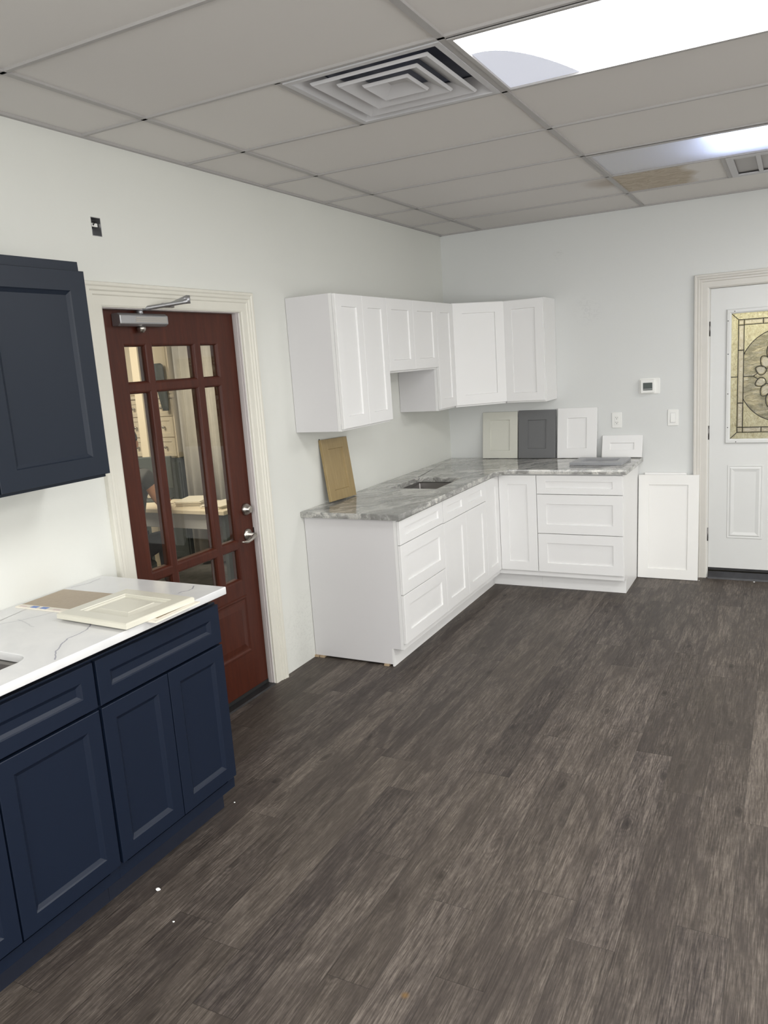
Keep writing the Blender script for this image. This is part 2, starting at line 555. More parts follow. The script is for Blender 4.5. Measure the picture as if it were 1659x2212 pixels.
clear_glass()
glass('hammered_gold_glass', (0.97, 0.95, 0.82), 0.22, 38, 1.0, (1, 1, .7), trans=0.80, col2=(0.56, 0.52, 0.36), cscale=55, cdist=2.5, cv=(1, 1, .5), lo=.46, hi=.70)
glass('swirl_glass', (0.42, 0.41, 0.37), 0.10, 11, 1.0, (1, 1, 3.2), trans=0.85, col2=(0.95, 0.90, 0.78), cscale=6, cdist=3.0, cv=(.8, 1, 2.0), lo=.44, hi=.76)
glass('bevel_glass', (0.72, 0.68, 0.60), 0.05, 18, 0.5, trans=0.75)
glass('amber_glass', (0.74, 0.68, 0.50), 0.10, 14, 0.25, trans=0.7)


# ------------------------------------------------------------------ mesh helpers
class MB:
    def __init__(self, M=None):
        self.bm = bmesh.new()
        self.M = M or Matrix()

    def v(self, p):
        return self.bm.verts.new(self.M @ Vector(p))

    def face(self, pts, smooth=False):
        f = self.bm.faces.new([self.v(p) for p in pts])
        f.smooth = smooth
        return f

    def box(self, x0, x1, y0, y1, z0, z1):
        if x0 > x1: x0, x1 = x1, x0
        if y0 > y1: y0, y1 = y1, y0
        if z0 > z1: z0, z1 = z1, z0
        c = [self.v(p) for p in ((x0, y0, z0), (x1, y0, z0), (x1, y1, z0), (x0, y1, z0),
                                 (x0, y0, z1), (x1, y0, z1), (x1, y1, z1), (x0, y1, z1))]
        for q in ((3, 2, 1, 0), (4, 5, 6, 7), (0, 1, 5, 4), (1, 2, 6, 5), (2, 3, 7, 6), (3, 0, 4, 7)):
            self.bm.faces.new([c[i] for i in q])
        return self

    def prism(self, poly, z0, z1):
        """poly: list of (x,y), counter-clockwise"""
        a = [self.v((x, y, z0)) for x, y in poly]
        b = [self.v((x, y, z1)) for x, y in poly]
        n = len(poly)
        self.bm.faces.new(a[::-1])
        self.bm.faces.new(b)
        for i in range(n):
            self.bm.faces.new([a[i], a[(i + 1) % n], b[(i + 1) % n], b[i]])
        return self

    def profx(self, poly, x0, x1):
        """poly (y,z) swept along x"""
        a = [self.v((x0, y, z)) for y, z in poly]
        b = [self.v((x1, y, z)) for y, z in poly]
        n = len(poly)
        self.bm.faces.new(a)
        self.bm.faces.new(b[::-1])
        for i in range(n):
            self.bm.faces.new([a[(i + 1) % n], a[i], b[i], b[(i + 1) % n]])
        return self

    def rings(self, x0, x1, z0, z1, prof, cap_front=True, cap_back=True, kz=1.0):
        """rectangular panel in the xz plane facing +y: prof = [(inset, y), ...] from the back edge round to the centre"""
        R = []
        for ins, y in prof:
            iz = ins if ins < .004 else ins * kz
            R.append([self.v(p) for p in ((x0 + ins, y, z0 + iz), (x1 - ins, y, z0 + iz), (x1 - ins, y, z1 - iz), (x0 + ins, y, z1 - iz))])
        for a, b in zip(R[:-1], R[1:]):
            for i in range(4):
                j = (i + 1) % 4
                self.bm.faces.new([a[i], b[i], b[j], a[j]])
        if cap_front:
            self.bm.faces.new(R[-1][::-1])
        if cap_back:
            self.bm.faces.new(R[0])
        return self

    def slab(self, x0, x1, z0, z1, yb, yf, holes, prof=None, capy=None, through=True):
        """slab in xz facing +y with rectangular openings; prof = rings going in from the front edge of each opening"""
        xs = sorted({x0, x1} | {h[0] for h in holes} | {h[1] for h in holes})
        zs = sorted({z0, z1} | {h[2] for h in holes} | {h[3] for h in holes})
        def inh(cx, cz):
            return any(h[0] < cx < h[1] and h[2] < cz < h[3] for h in holes)
        for i in range(len(xs) - 1):
            for j in range(len(zs) - 1):
                a, b, c, d = xs[i], xs[i + 1], zs[j], zs[j + 1]
                if inh((a + b) / 2, (c + d) / 2):
                    continue
                self.face([(a, yf, c), (a, yf, d), (b, yf, d), (b, yf, c)])
                if through:
                    self.face([(a, yb, c), (b, yb, c), (b, yb, d), (a, yb, d)])
        if not through:
            self.face([(x0, yb, z0), (x1, yb, z0), (x1, yb, z1), (x0, yb, z1)])
        for a, b, c, d in ((x0, x1, z0, z0), (x1, x1, z0, z1), (x1, x0, z1, z1), (x0, x0, z1, z0)):
            self.face([(a, yb, c), (a, yf, c), (b, yf, d), (b, yb, d)])
        for h in holes:
            p = [(0, yf)] + (prof or []) + ([] if not through else [((prof[-1][0] if prof else 0), yb)])
            self.rings(h[0], h[1], h[2], h[3], p, cap_front=(not through), cap_back=False)
            if through and prof:
                i = prof[-1][0]
                # back lip
                self.rings(h[0], h[1], h[2], h[3], [(i, yb), (0, yb)], False, False)
        return self

    def cyl(self, p0, p1, r0, r1=None, n=20, cap=True, smooth=True):
        r1 = r0 if r1 is None else r1
        p0, p1 = Vector(p0), Vector(p1)
        d = (p1 - p0).normalized()
        u = d.orthogonal().normalized()
        w_ = d.cross(u)
        A, B = [], []
        for k in range(n):
            t = 2 * PI * k / n
            o = u * math.cos(t) + w_ * math.sin(t)
            A.append(self.v(p0 + o * r0))
            B.append(self.v(p1 + o * r1))
        for k in range(n):
            f = self.bm.faces.new([A[k], A[(k + 1) % n], B[(k + 1) % n], B[k]])
            f.smooth = smooth
        if cap:
            self.bm.faces.new(A[::-1])
            self.bm.faces.new(B)
        return self

    def tube(self, pts, r, n=8, closed=False):
        """r number or list; round tube along a polyline"""
        P = [Vector(p) for p in pts]
        R = r if isinstance(r, (list, tuple)) else [r] * len(P)
        ringsl = []
        m = len(P)
        up = None
        for i in range(m):
            a = P[(i - 1) % m] if (closed or i > 0) else P[i]
            b = P[(i + 1) % m] if (closed or i < m - 1) else P[i]
            d = (b - a).normalized()
            if up is None:
                up = d.orthogonal().normalized()
            up = (up - d * up.dot(d)).normalized()
            w_ = d.cross(up)
            ringsl.append([self.v(P[i] + (up * math.cos(2 * PI * k / n) + w_ * math.sin(2 * PI * k / n)) * R[i]) for k in range(n)])
        rng = range(m if closed else m - 1)
        for i in rng:
            a, b = ringsl[i], ringsl[(i + 1) % m]
            for k in range(n):
                f = self.bm.faces.new([a[k], a[(k + 1) % n], b[(k + 1) % n], b[k]])
                f.smooth = True
        if not closed:
            self.bm.faces.new(ringsl[0][::-1])
            self.bm.faces.new(ringsl[-1])
        return self

    def lathe(self, prof, n=28, axis='Y', c=(0, 0, 0)):
        """prof [(r, t)] around axis through c"""
        rs = []
        for r, t in prof:
            ring = []
            for k in range(n):
                a = 2 * PI * k / n
                if axis == 'Y':
                    p = (c[0] + r * math.cos(a), c[1] + t, c[2] + r * math.sin(a))
                elif axis == 'Z':
                    p = (c[0] + r * math.cos(a), c[1] + r * math.sin(a), c[2] + t)
                else:
                    p = (c[0] + t, c[1] + r * math.cos(a), c[2] + r * math.sin(a))
                ring.append(self.v(p))
            rs.append(ring)
        for a, b in zip(rs[:-1], rs[1:]):
            for k in range(n):
                f = self.bm.faces.new([a[k], a[(k + 1) % n], b[(k + 1) % n], b[k]])
                f.smooth = True
        self.bm.faces.new(rs[0][::-1])
        self.bm.faces.new(rs[-1])
        return self

    def build(self, name, mat, parent=None, bevel=0.0, seg=2, fix=True):
        if fix:
            bmesh.ops.remove_doubles(self.bm, verts=self.bm.verts, dist=1e-6)
            bmesh.ops.recalc_face_normals(self.bm, faces=self.bm.faces)
        me = bpy.data.meshes.new(name)
        self.bm.to_mesh(me)
        self.bm.free()
        me.materials.append(MATS[mat] if isinstance(mat, str) else mat)
        o = bpy.data.objects.new(name, me)
        COL.objects.link(o)
        if parent:
            o.parent = parent
        if bevel:
            md = o.modifiers.new('bevel', 'BEVEL')
            md.width = bevel
            md.segments = seg
            md.limit_method = 'ANGLE'
            md.angle_limit = math.radians(40)
            md.harden_normals = False
        return o


def thing(name, label, cat, loc=(0, 0, 0), rot=(0, 0, 0), group=None):
    o = bpy.data.objects.new(name, None)
    o.empty_display_size = 0.05
    COL.objects.link(o)
    o.location = loc
    o.rotation_euler = rot if isinstance(rot, (tuple, list, Euler)) else (0, 0, rot)
    o['label'] = label
    o['category'] = cat
    if group:
        o['group'] = group
    return o


def tag(o, label, cat, group=None):
    o['label'] = label
    o['category'] = cat
    if group:
        o['group'] = group
    return o


def struct(o, label=None, cat=None):
    o['kind'] = 'structure'
    if label:
        o['label'] = label
    if cat:
        o['category'] = cat
    return o


def sub(o, label):
    o['label'] = label
    return o


# ------------------------------------------------------------------ room shell
XR, YN = 6.0, -9.2
# left wall: facing +x, with the opening of the red door and the hole of the switch box
ML = Matrix.Rotation(-PI / 2, 4, 'Z')          # local x -> world -y, local y -> world +x
DY0, DY1, DZ = 2.715, 3.635, 2.035             # red door opening, as -y
b = MB(ML)
b.slab(0, -YN, 0, H + 0.1, -0.12, 0.0, [(DY0, DY1, 0, DZ), (3.577, 3.629, 2.318, 2.392)])
struct(b.build('wall_left', 'wall_left_paint'), 'white painted wall holding the red glazed door and white cabinets', 'wall')
# back wall: facing -y, with the white door's opening
MBk = Matrix.Rotation(PI, 4, 'Z')              # local x -> -x, local y -> -y
RX0, RX1, RZ = 2.008, 2.934, 2.088
b = MB(MBk)
b.slab(-XR, 0.0, 0, H + 0.1, -0.12, 0.0, [(-RX1, -RX0, 0, RZ)])
struct(b.build('wall_back', 'wall_back_paint'), 'pale grey-white wall holding the white door with leaded glass', 'wall')
b = MB()
b.box(XR, XR + 0.1, YN, 0, 0, H + 0.1)
struct(b.build('wall_right', 'wall_other_paint'))
b = MB()
b.box(0, XR, YN - 0.1, YN, 0, H + 0.1)
struct(b.build('wall_front', 'wall_other_paint'))

# made-up window frames, out of view, added around the two fill lamps
def fill_light_frame(name, M, wd, ht, zc):
    b_ = MB(M)
    b_.slab(-wd / 2 - .06, wd / 2 + .06, zc - ht / 2 - .06, zc + ht / 2 + .06, 0.001, .05, [(-wd / 2, -wd / 6 - .02, zc - ht / 2, zc + ht / 2), (-wd / 6 + .02, wd / 6 - .02, zc - ht / 2, zc + ht / 2), (wd / 6 + .02, wd / 2, zc - ht / 2, zc + ht / 2)])
    return struct(b_.build(name, 'casing_paint'))


fill_light_frame('fill_frame_1', Matrix.Translation((3.0, YN, 0)), 4.6, 2.1, 1.45)
fill_light_frame('fill_frame_2', Matrix.Translation((XR, -5.2, 0)) @ Matrix.Rotation(PI / 2, 4, 'Z'), 4.6, 1.9, 1.45)

# floor of individual plank faces in one mesh
def make_floor():
    rnd = random.Random(11)
    PW, PL = 0.1477, 1.2192
    X0 = 1.985
    known = {0: -4.036, 1: -3.10, 2: -3.857, -1: -3.862, -2: -4.324, -3: -4.03}
    tones = {0: .95, 1: .35, 2: .45, -1: .55, -2: .8, -3: .6}
    bm = bmesh.new()
    uvl = bm.loops.layers.uv.new('UVMap')
    cl = bm.loops.layers.float_color.new('plank')
    k0 = math.floor((0 - X0) / PW)
    k1 = math.ceil((XR - X0) / PW)
    for k in range(k0, k1):
        xa, xb = X0 + k * PW, X0 + (k + 1) * PW
        ph = known.get(k, -rnd.random() * PL)
        ys = ph - math.ceil((ph - (YN - PL)) / PL) * PL
        last = None
        while ys < 0.1:
            c = (rnd.random(), rnd.random(), rnd.random(), 1)
            y0, y1 = ys, ys + PL
            ya, yb = max(y0, YN), min(y1, 0.16)
            x_a, x_b = max(xa, 0), min(xb, XR)
            if yb > ya and x_b > x_a:
                vs = [bm.verts.new((x, y, 0)) for x, y in ((x_a, ya), (x_b, ya), (x_b, yb), (x_a, yb))]
                f = bm.faces.new(vs)
                for lp, (x, y) in zip(f.loops, ((x_a, ya), (x_b, ya), (x_b, yb), (x_a, yb))):
                    lp[uvl].uv = (x - xa, y - y0)
                    lp[cl] = c
            ys += PL
    me = bpy.data.meshes.new('floor')
    bm.to_mesh(me)
    bm.free()
    me.materials.append(MATS['vinyl_plank'])
    o = bpy.data.objects.new('floor', me)
    COL.objects.link(o)
    struct(o, 'dark grey-brown wood-look plank floor', 'floor')
    return o


make_floor()

# ceiling: lay-in tiles on a T-bar grid
W0, D0 = 0.343, 0.5783
cx = [0.0, W0] + [W0 + 2 * T * k for k in range(1, 5)]
cx = [x for x in cx if x < XR] + [XR]
cy = [0.0] + [-D0 - T * k for k in range(0, 14)] + [YN]
XB = W0 + 2 * T           # the main runner beside the lights
XM = W0 + T
ROW_L = (-D0 - 5 * T, -D0 - 4 * T)      # row of the lit panel and of the supply vent
ROW_2 = (-D0 - 2 * T, -D0 - T)          # row of the second panel
ROW_S = (-D0 - T, -D0)                  # row of the stained tile
rnd = random.Random(3)
bm = bmesh.new()
tl = bm.loops.layers.float_color.new('tile')
for i in range(len(cx) - 1):
    for j in range(len(cy) - 1):
        xa, xb, yb_, ya = cx[i], cx[i + 1], cy[j], cy[j + 1]
        if abs(xa - XB) < .01 and (abs(ya - ROW_L[0]) < .01 or abs(ya - ROW_2[0]) < .01):
            continue
        if abs(xa - W0) < .01 and abs(ya - ROW_L[0]) < .01:
            xb = XM
        if abs(xa - XB) < .01 and abs(ya - ROW_S[0]) < .01:
            xb = XB + T
        dz = [H + 0.009 + rnd.uniform(-.0012, .0015) for _ in range(4)]
        vs = [bm.verts.new(p) for p in ((xa, ya, dz[0]), (xa, yb_, dz[1]), (xb, yb_, dz[2]), (xb, ya, dz[3]))]
        f = bm.faces.new(vs)
        t = rnd.random()
        for lp in f.loops:
            lp[tl] = (t, t, t, 1)
me = bpy.data.meshes.new('ceiling')
bm.to_mesh(me)
bm.free()
me.materials.append(MATS['ceiling_tile'])
o = bpy.data.objects.new('ceiling', me)
COL.objects.link(o)
struct(o, 'grey-white lay-in tile ceiling with one brown water-stained tile', 'ceiling')


def tbar(b, x0, x1, y0, y1):
    b.box(x0, x1, y0, y1, H + 0.001, H + 0.010)


b = MB()
for x in cx[1:-1]:
    tbar(b, x - .0125, x + .0125, YN, 0)
for y in cy[1:-1]:
    tbar(b, 0, XR, y - .007, y + .007)
tbar(b, XM - .012, XM + .012, ROW_L[0], ROW_L[1])
tbar(b, XB + T - .012, XB + T + .012, ROW_S[0], ROW_S[1])
b.box(0, 0.018, YN, 0, H - 0.001, H + 0.010)
b.box(0, XR, -0.018, 0, H - 0.001, H + 0.010)
struct(b.build('trim_1', 'grid_paint', fix=False), 'pale metal grid bars between the ceiling tiles', 'trim')


# ------------------------------------------------------------------ ceiling fixtures
def troffer(label, row, parts):
    x0, x1 = XB + .014, XB + 2 * T - .014
    y0, y1 = row[0] + .010, row[1] - .010
    t = thing('ceiling_light', label, 'ceiling light', ((x0 + x1) / 2, (y0 + y1) / 2, H))
    a, c = (x1 - x0) / 2, (y1 - y0) / 2
    hb = MB()
    hb.box(-a, a, -c, c, .10, .105)
    hb.box(-a, -a + .004, -c, c, .0, .10).box(a - .004, a, -c, c, .0, .10)
    hb.box(-a, a, -c, -c + .004, .0, .10).box(-a, a, c - .004, c, .0, .10)
    hb.build('housing', 'vent_paint', t)
    f = MB()
    fw = .016
    for q in ((-a, a, -c, -c + fw), (-a, a, c - fw, c), (-a, -a + fw, -c + fw, c - fw), (a - fw, a, -c + fw, c - fw)):
        f.box(q[0], q[1], q[2], q[3], -.004, .006)
    f.build('frame', 'grid_paint', t, .001)
    return t, a - fw, c - fw


t, a, c = troffer('bright ceiling light panel right of the ceiling vent, glaring white', ROW_L, None)
# lit lens with the dull corner where the light board stops
cor = []
n = 16
for k in range(n + 1):
    u_ = k / n
    # boundary of the dull corner, from the left edge over to the far edge
    cor.append((-a + 0.012 + 0.245 * u_ ** 1.0, (c - 0.40) + 0.40 * (u_ ** 2.2)))
lit = MB()
lit.prism([(-a, -c), (a, -c), (a, c)] + [(x, y) for x, y in cor[::-1]] + [(-a, c - 0.40)], .004, .008)
lit.build('lens', 'lens_lit', t, fix=True)
dm = MB()
dm.prism([(x, y) for x, y in cor] + [(-a, c), (-a, c - 0.40)], .0035, .0085)
sub(dm.build('lens_corner', 'lens_dim', t), 'unlit bluish corner of the lens')

t, a, c = troffer('half-lit ceiling light panel next to the brown stained ceiling tile', ROW_2, None)
lm = MB()
lm.box(-a, a, -c, c, .004, .006)
lm.build('lens', 'lens_translucent', t)


def ring_sq(b, h0, z0, h1, z1, th=.002):
    """square louver blade between half-size h0 at z0 and half-size h1 at z1"""
    c0 = [(-h0, -h0), (h0, -h0), (h0, h0), (-h0, h0)]
    c1 = [(-h1, -h1), (h1, -h1), (h1, h1), (-h1, h1)]
    for i in range(4):
        j = (i + 1) % 4
        b.face([(*c0[i], z0), (*c0[j], z0), (*c1[j], z1), (*c1[i], z1)])
        b.face([(*c0[j], z0 + th), (*c0[i], z0 + th), (*c1[i], z1 + th), (*c1[j], z1 + th)])
        b.face([(*c0[i], z0), (*c0[i], z0 + th), (*c0[j], z0 + th), (*c0[j], z0)])


t = thing('ceiling_vent', 'square white supply vent of nested louvres beside the bright light panel', 'ceiling vent', (XM + T / 2, (ROW_L[0] + ROW_L[1]) / 2, H))
hh = T / 2 - .013
b = MB()
for q in ((-hh, hh, -hh, -hh + .022), (-hh, hh, hh - .022, hh), (-hh, -hh + .022, -hh + .022, hh - .022), (hh - .022, hh, -hh + .022, hh - .022)):
    b.box(q[0], q[1], q[2], q[3], -.002, .004)
ring_sq(b, hh - .022, 0.002, hh - .075, .05)
b.build('frame', 'vent_paint', t, fix=False)
for k, (h_, dd) in enumerate(((.218, .064), (.150, .060), (.084, .050))):
    b = MB()
    ring_sq(b, h_, -.004, h_ - dd, .026)
    ring_sq(b, h_, -.004, h_ + .006, .004)
    if k == 2:
        q = h_ - dd
        b.face([(-q, -q, .026), (q, -q, .026), (q, q, .026), (-q, q, .026)])
    b.build('louver', 'vent_paint', t, fix=False)
b = MB()
b.box(-hh, hh, -hh, hh, .055, .06)
for q in ((-hh, hh, -hh, -hh + .003), (-hh, hh, hh - .003, hh), (-hh, -hh + .003, -hh, hh), (hh - .003, hh, -hh, hh)):
    b.box(q[0], q[1], q[2], q[3], .006, .055)
sub(b.build('duct', 'duct_dark', t), 'dark dusty duct opening')

t = thing('ceiling_vent', 'grey panelled return vent right of the brown stained tile', 'ceiling vent', (XB + 1.5 * T, (ROW_S[0] + ROW_S[1]) / 2, H))
b = MB()
b.slab(-hh, hh, -hh, hh, -.004, .004, [(-hh + .035 + .135 * k, -hh + .035 + .135 * k + .112, -hh + .05, hh - .05) for k in range(4)])
o = b.build('frame', 'vent_paint', t)
o.rotation_euler = (-PI / 2, 0, 0)
b = MB()
b.box(-hh, hh, -hh, hh, .012, .016)
sub(b.build('filter', 'grid_paint', t), 'grey filter panels')
b = MB()
b.box(-hh, hh, -hh, hh, .05, .055)
b.build('duct', 'duct_dark', t)

# ------------------------------------------------------------------ red glazed door
ML0 = Matrix.Rotation(-PI / 2, 4, 'Z')
t = thing('door_1', 'dark red glazed wooden door with nine panes and a grey closer', 'door', (0, -2.722, 0), -PI / 2)
struct(t)
# local: x = -(y) - 2.722 ; y = world x ; slab face at -0.04
sx = lambda yy: (-yy) - 2.722
W_ = 0.906
cols = [(sx(-2.870) , sx(-2.985)), (sx(-3.044), sx(-3.318)), (sx(-3.372), sx(-3.487))]
rows = [(.650, .807), (.862, 1.668), (1.722, 1.875)]
holes = []
m_ = .013
for c0, c1 in cols:
    for z0, z1 in rows:
        holes.append((c0 - m_, c1 + m_, z0 - m_, z1 + m_))
b = MB()
pan = (sx(-2.835), sx(-3.52), .235, .555)
prof = [(.004, -.041), (.008, -.043), (m_, -.052)]
b.slab(0, W_, .028, 2.030, -.082, -.040, holes, prof)
b.build('door_frame', 'mahogany', t)
# raised panel in the bottom: moulding ring and field
b = MB()
b.rings(pan[0], pan[1], pan[2], pan[3], [(0, -.0399), (.004, -.035), (.012, -.035), (.018, -.0385), (.022, -.0395), (.03, -.0395), (.062, -.0345)])
b.build('raised_panel', 'mahogany', t)
for c0, c1 in cols:
    for z0, z1 in rows:
        b = MB()
        b.box(c0 - .004, c1 + .004, -.062, -.056, z0 - .004, z1 + .004)
        b.build('glass_pane', 'clear_glass', t)
# deadbolt and lever
b = MB()
b.lathe([(.033, -.040), (.033, -.034), (.028, -.022), (.019, -.016), (.0185, -.004), (.015, -.002), (0.001, -.002)], c=(sx(-2.775), 0, 1.012))
sub(b.build('deadbolt', 'satin_nickel', t), 'satin nickel deadbolt')
hz = .872
hx = sx(-2.775)
b = MB()
b.lathe([(.034, -.040), (.034, -.036), (.026, -.028), (.013, -.026), (.012, .012), (.001, .013)], c=(hx, 0, hz))
pts = [(hx - .004, .010, hz), (hx + .02, .014, hz - .004), (hx + .045, .016, hz - .014), (hx + .07, .014, hz - .02), (hx + .10, .010, hz - .016), (hx + .115, .009, hz - .012)]
b.tube(pts, [.012, .011, .009, .008, .006, .003], 12)
sub(b.build('lever_handle', 'satin_nickel', t), 'satin nickel lever handle')
b = MB()
b.box(-.004, .004, -.075, -.034, hz - .03, hz + .03)
b.build('latch_plate', 'steel', t)
b = MB()
b.box(.0, W_, -.080, -.0385, .008, .028)
sub(b.build('door_sweep', 'black_rubber', t), 'black rubber sweep')
# closer: body, knob, arms
c0, c1 = sx(-3.255), sx(-3.548)
b = MB()
zc_ = 1.987
b.profx([(-.040, zc_ - .027), (-.004, zc_ - .027), (.012, zc_ - .018), (.012, zc_ + .018), (-.002, zc_ + .027), (-.040, zc_ + .027)], c0, c1)
cl = b.build('door_closer', 'aluminium', t, .004, 3)
b = MB()
for dz in (-.008, 0, .008):
    b.box(c0 + .012, c1 - .09, .0115, .0135, zc_ + dz - .0025, zc_ + dz + .0025)
b.build('ribs', 'satin_nickel', cl)
px_ = sx(-3.400)
b = MB()
b.lathe([(.018, -.028), (.020, -.036), (.017, -.045), (.010, -.054), (.001, -.056)], axis='Z', c=(px_, -.018, zc_))
b.build('spindle_cap', 'satin_nickel', cl)
b = MB()
b.cyl((px_, -.016, zc_ + .022), (px_, -.016, zc_ + .046), .014)
el = (sx(-3.275), .155, zc_ + .072)
b.tube([(px_, -.016, zc_ + .048), (px_ - .02, .01, zc_ + .050), (el[0] + .012, el[1] - .02, el[2] - .005), el], [.009, .010, .009, .013], 10)
b.build('main_arm', 'aluminium', cl)
b = MB()
b.tube([(el[0], el[1], el[2] + .012), (sx(-3.26), .08, zc_ + .074), (sx(-3.25), .022, zc_ + .066)], [.013, .011, .009], 10)
b.cyl((el[0], el[1], el[2] - .012), (el[0], el[1], el[2] + .022), .011)
b.build('fore_arm', 'aluminium', cl)
b = MB()
b.box(sx(-3.22), sx(-3.29), .006, .026, zc_ + .055, zc_ + .074)
b.build('arm_bracket', 'steel', cl, .002)
b = MB()
b.box(px_ - .03, px_ + .03, -.012, .010, zc_ + .050, zc_ + .058)
b.build('brass_shim', 'brass', cl)


def casing(name, mat, M, x0, x1, zt, wd, label):
    """mitred casing around an opening x0..x1, 0..zt with a colonial profile, facing +y"""
    prof = [(0.0, 0.0), (0.0, .010), (.008, .014), (wd * .45, .013), (wd * .5, .018), (wd * .62, .017), (wd * .68, .023), (wd * .80, .021), (wd * .86, .026), (wd * .97, .026), (wd, .020), (wd, 0.0)]
    b = MB(M)
    path = []
    for d, y in prof:
        path.append([(x0 - d, y, 0.0), (x0 - d, y, zt + d), (x1 + d, y, zt + d), (x1 + d, y, 0.0)])
    for a, c in zip(path[:-1], path[1:]):
        for i in range(3):
            b.face([a[i], a[i + 1], c[i + 1], c[i]])
    for i in (0, 3):
        b.face([q[i] for q in path])
    o = b.build(name, mat)
    struct(o, label, 'trim')
    return o


casing('trim_2', 'casing_paint', ML0, DY0 - .004 + .0, DY1 + .004, DZ, .100, 'cream moulded casing around the red glazed door')
# jambs with stops
b = MB(ML0)
b.box(DY0 - .004, DY0 + .0065, -.12, -.0005, 0, DZ)
b.box(DY1 - .0065, DY1 + .004, -.12, -.0005, 0, DZ)
b.box(DY0, DY1, -.12, -.0005, DZ - .004, DZ + .004)
b.box(DY0 + .003, DY0 + .010, -.030, -.012, 0, DZ)
struct(b.build('trim_3', 'jamb_paint'), 'off-white jamb of the red glazed door', 'trim')
b = MB(ML0)
b.profx([(-.12, 0.0), (.012, 0.0), (.004, .006), (-.12, .008)], DY0 + .007, DY1 - .007)
struct(b.build('trim_4', 'threshold_metal'), 'dark metal threshold under the red glazed door', 'trim')

# old electrical box left in the wall above the red door
t = thing('electrical_box', 'open grey metal electrical box high in the white wall', 'electrical box', (0, -3.603, 2.355), -PI / 2)
b = MB()
b.box(-.025, .025, -.05, -.048, -.036, .036)
for q in ((-.0255, -.0235, -.036, .036), (.0235, .0255, -.036, .036)):
    b.box(q[0], q[1], -.048, .0, q[2], q[3])
b.box(-.0235, .0235, -.048, .0, -.0365, -.0345).box(-.0235, .0235, -.048, .0, .0345, .0365)
b.build('box', 'aluminium', t)
b = MB()
b.tube([(-.01, -.045, .03), (-.012, -.02, .018), (.004, -.012, .012), (.002, -.03, -.01)], .004, 8)
b.tube([(.012, -.045, .03), (.010, -.015, .022), (-.004, -.014, .016)], .0035, 8)
b.build('wires', 'black_rubber', t)
b = MB()
b.box(-.018, .016, -.02, -.012, .002, .016)
sub(b.build('tape', 'plastic_white', t), 'whitish tape on the wires')

# ------------------------------------------------------------------ white door with leaded glass
t = thing('door_2', 'white door with leaded gold glass window', 'door', (RX1 - .006, 0, 0), PI)
struct(t)
DW = RX1 - RX0 - .012            # slab width; local x = 0 at the far right edge
lx = lambda X: (RX1 - .006) - X
GX0, GX1, GZ0, GZ1 = lx(2.797), lx(2.140), 1.022, 1.912
b = MB()
b.slab(0, DW, .078, 2.083, -.055, -.010, [(GX0, GX1, GZ0, GZ1)])
b.build('door_slab', 'white_door', t)
# embossed panels below the window
for (xa, xb) in ((lx(2.372), lx(2.137)), (lx(2.797), lx(2.562))):
    b = MB()
    b.rings(xa, xb, .305, .845, [(0, -.0105), (.003, -.0065), (.010, -.0065), (.014, -.0085), (.018, -.0065), (.026, -.004), (.048, -.0085), (.050, -.0085)], cap_back=False)
    b.build('embossed_panel', 'white_door', t)
# window surround
b = MB()
fw = .034
b.rings(GX0 - fw + .012, GX1 + fw - .012, GZ0 - fw + .012, GZ1 + fw - .012, [(0, -.0101), (0, -.004), (.006, .003), (.022, .004), (fw - .002, -.002), (fw - .002, -.030)], cap_front=False, cap_back=False)
sf = b.build('window_frame', 'plastic_white', t)
sf.data.materials[0] = MATS['white_door']
b = MB()
for X, Z in ((2.129, 1.855), (2.132, 1.628), (2.134, 1.352), (2.135, 1.115), (2.17, 1.917), (2.19, 1.012), (2.467, 1.917), (2.467, 1.012)):
    b.cyl((lx(X), .0015, Z), (lx(X), .0050, Z), .0035, n=10)
    b.cyl((lx(2 * 2.4685 - X), .0015, Z), (lx(2 * 2.4685 - X), .0050, Z), .0035, n=10)
b.build('screws', 'lead', sf)
gy = -.028
CX, CZ = lx(2.4685), 1.467
I1 = .052     # hammered border
I2 = .088     # bevelled strip
G = (GX0 + .002, GX1 - .002, GZ0 + .002, GZ1 - .002)


def pane(name, poly, mat, parent, th=.005, y=gy):
    b = MB()
    a = [b.v((x, y - th, z)) for x, z in poly]
    c = [b.v((x, y, z)) for x, z in poly]
    n = len(poly)
    b.bm.faces.new(a)
    b.bm.faces.new(c[::-1])
    for i in range(n):
        b.bm.faces.new([a[(i + 1) % n], a[i], c[i], c[(i + 1) % n]])
    return b.build(name, mat, parent)


x0, x1, z0, z1 = G
zm = (z0 + z1) / 2
for poly in ([(x0, z0), (x0 + I1, z0 + I1), (x0 + I1, zm), (x0, zm)], [(x0, zm), (x0 + I1, zm), (x0 + I1, z1 - I1), (x0, z1)],
             [(x1, zm), (x1 - I1, zm), (x1 - I1, z0 + I1), (x1, z0)], [(x1, z1), (x1 - I1, z1 - I1), (x1 - I1, zm), (x1, zm)],
             [(x0, z0), (x1, z0), (x1 - I1, z0 + I1), (x0 + I1, z0 + I1)], [(x0, z1), (x0 + I1, z1 - I1), (x1 - I1, z1 - I1), (x1, z1)]):
    sub(pane('border_glass', poly, 'hammered_gold_glass', t), 'hammered pale gold glass')


def bevel_strip(xa, xb, za, zb):
    b = MB()
    b.rings(xa, xb, za, zb, [(0, gy - .005), (0, gy), (.009, gy + .004)])
    return sub(b.build('bevelled_glass', 'bevel_glass', t), 'clear bevelled glass strip')


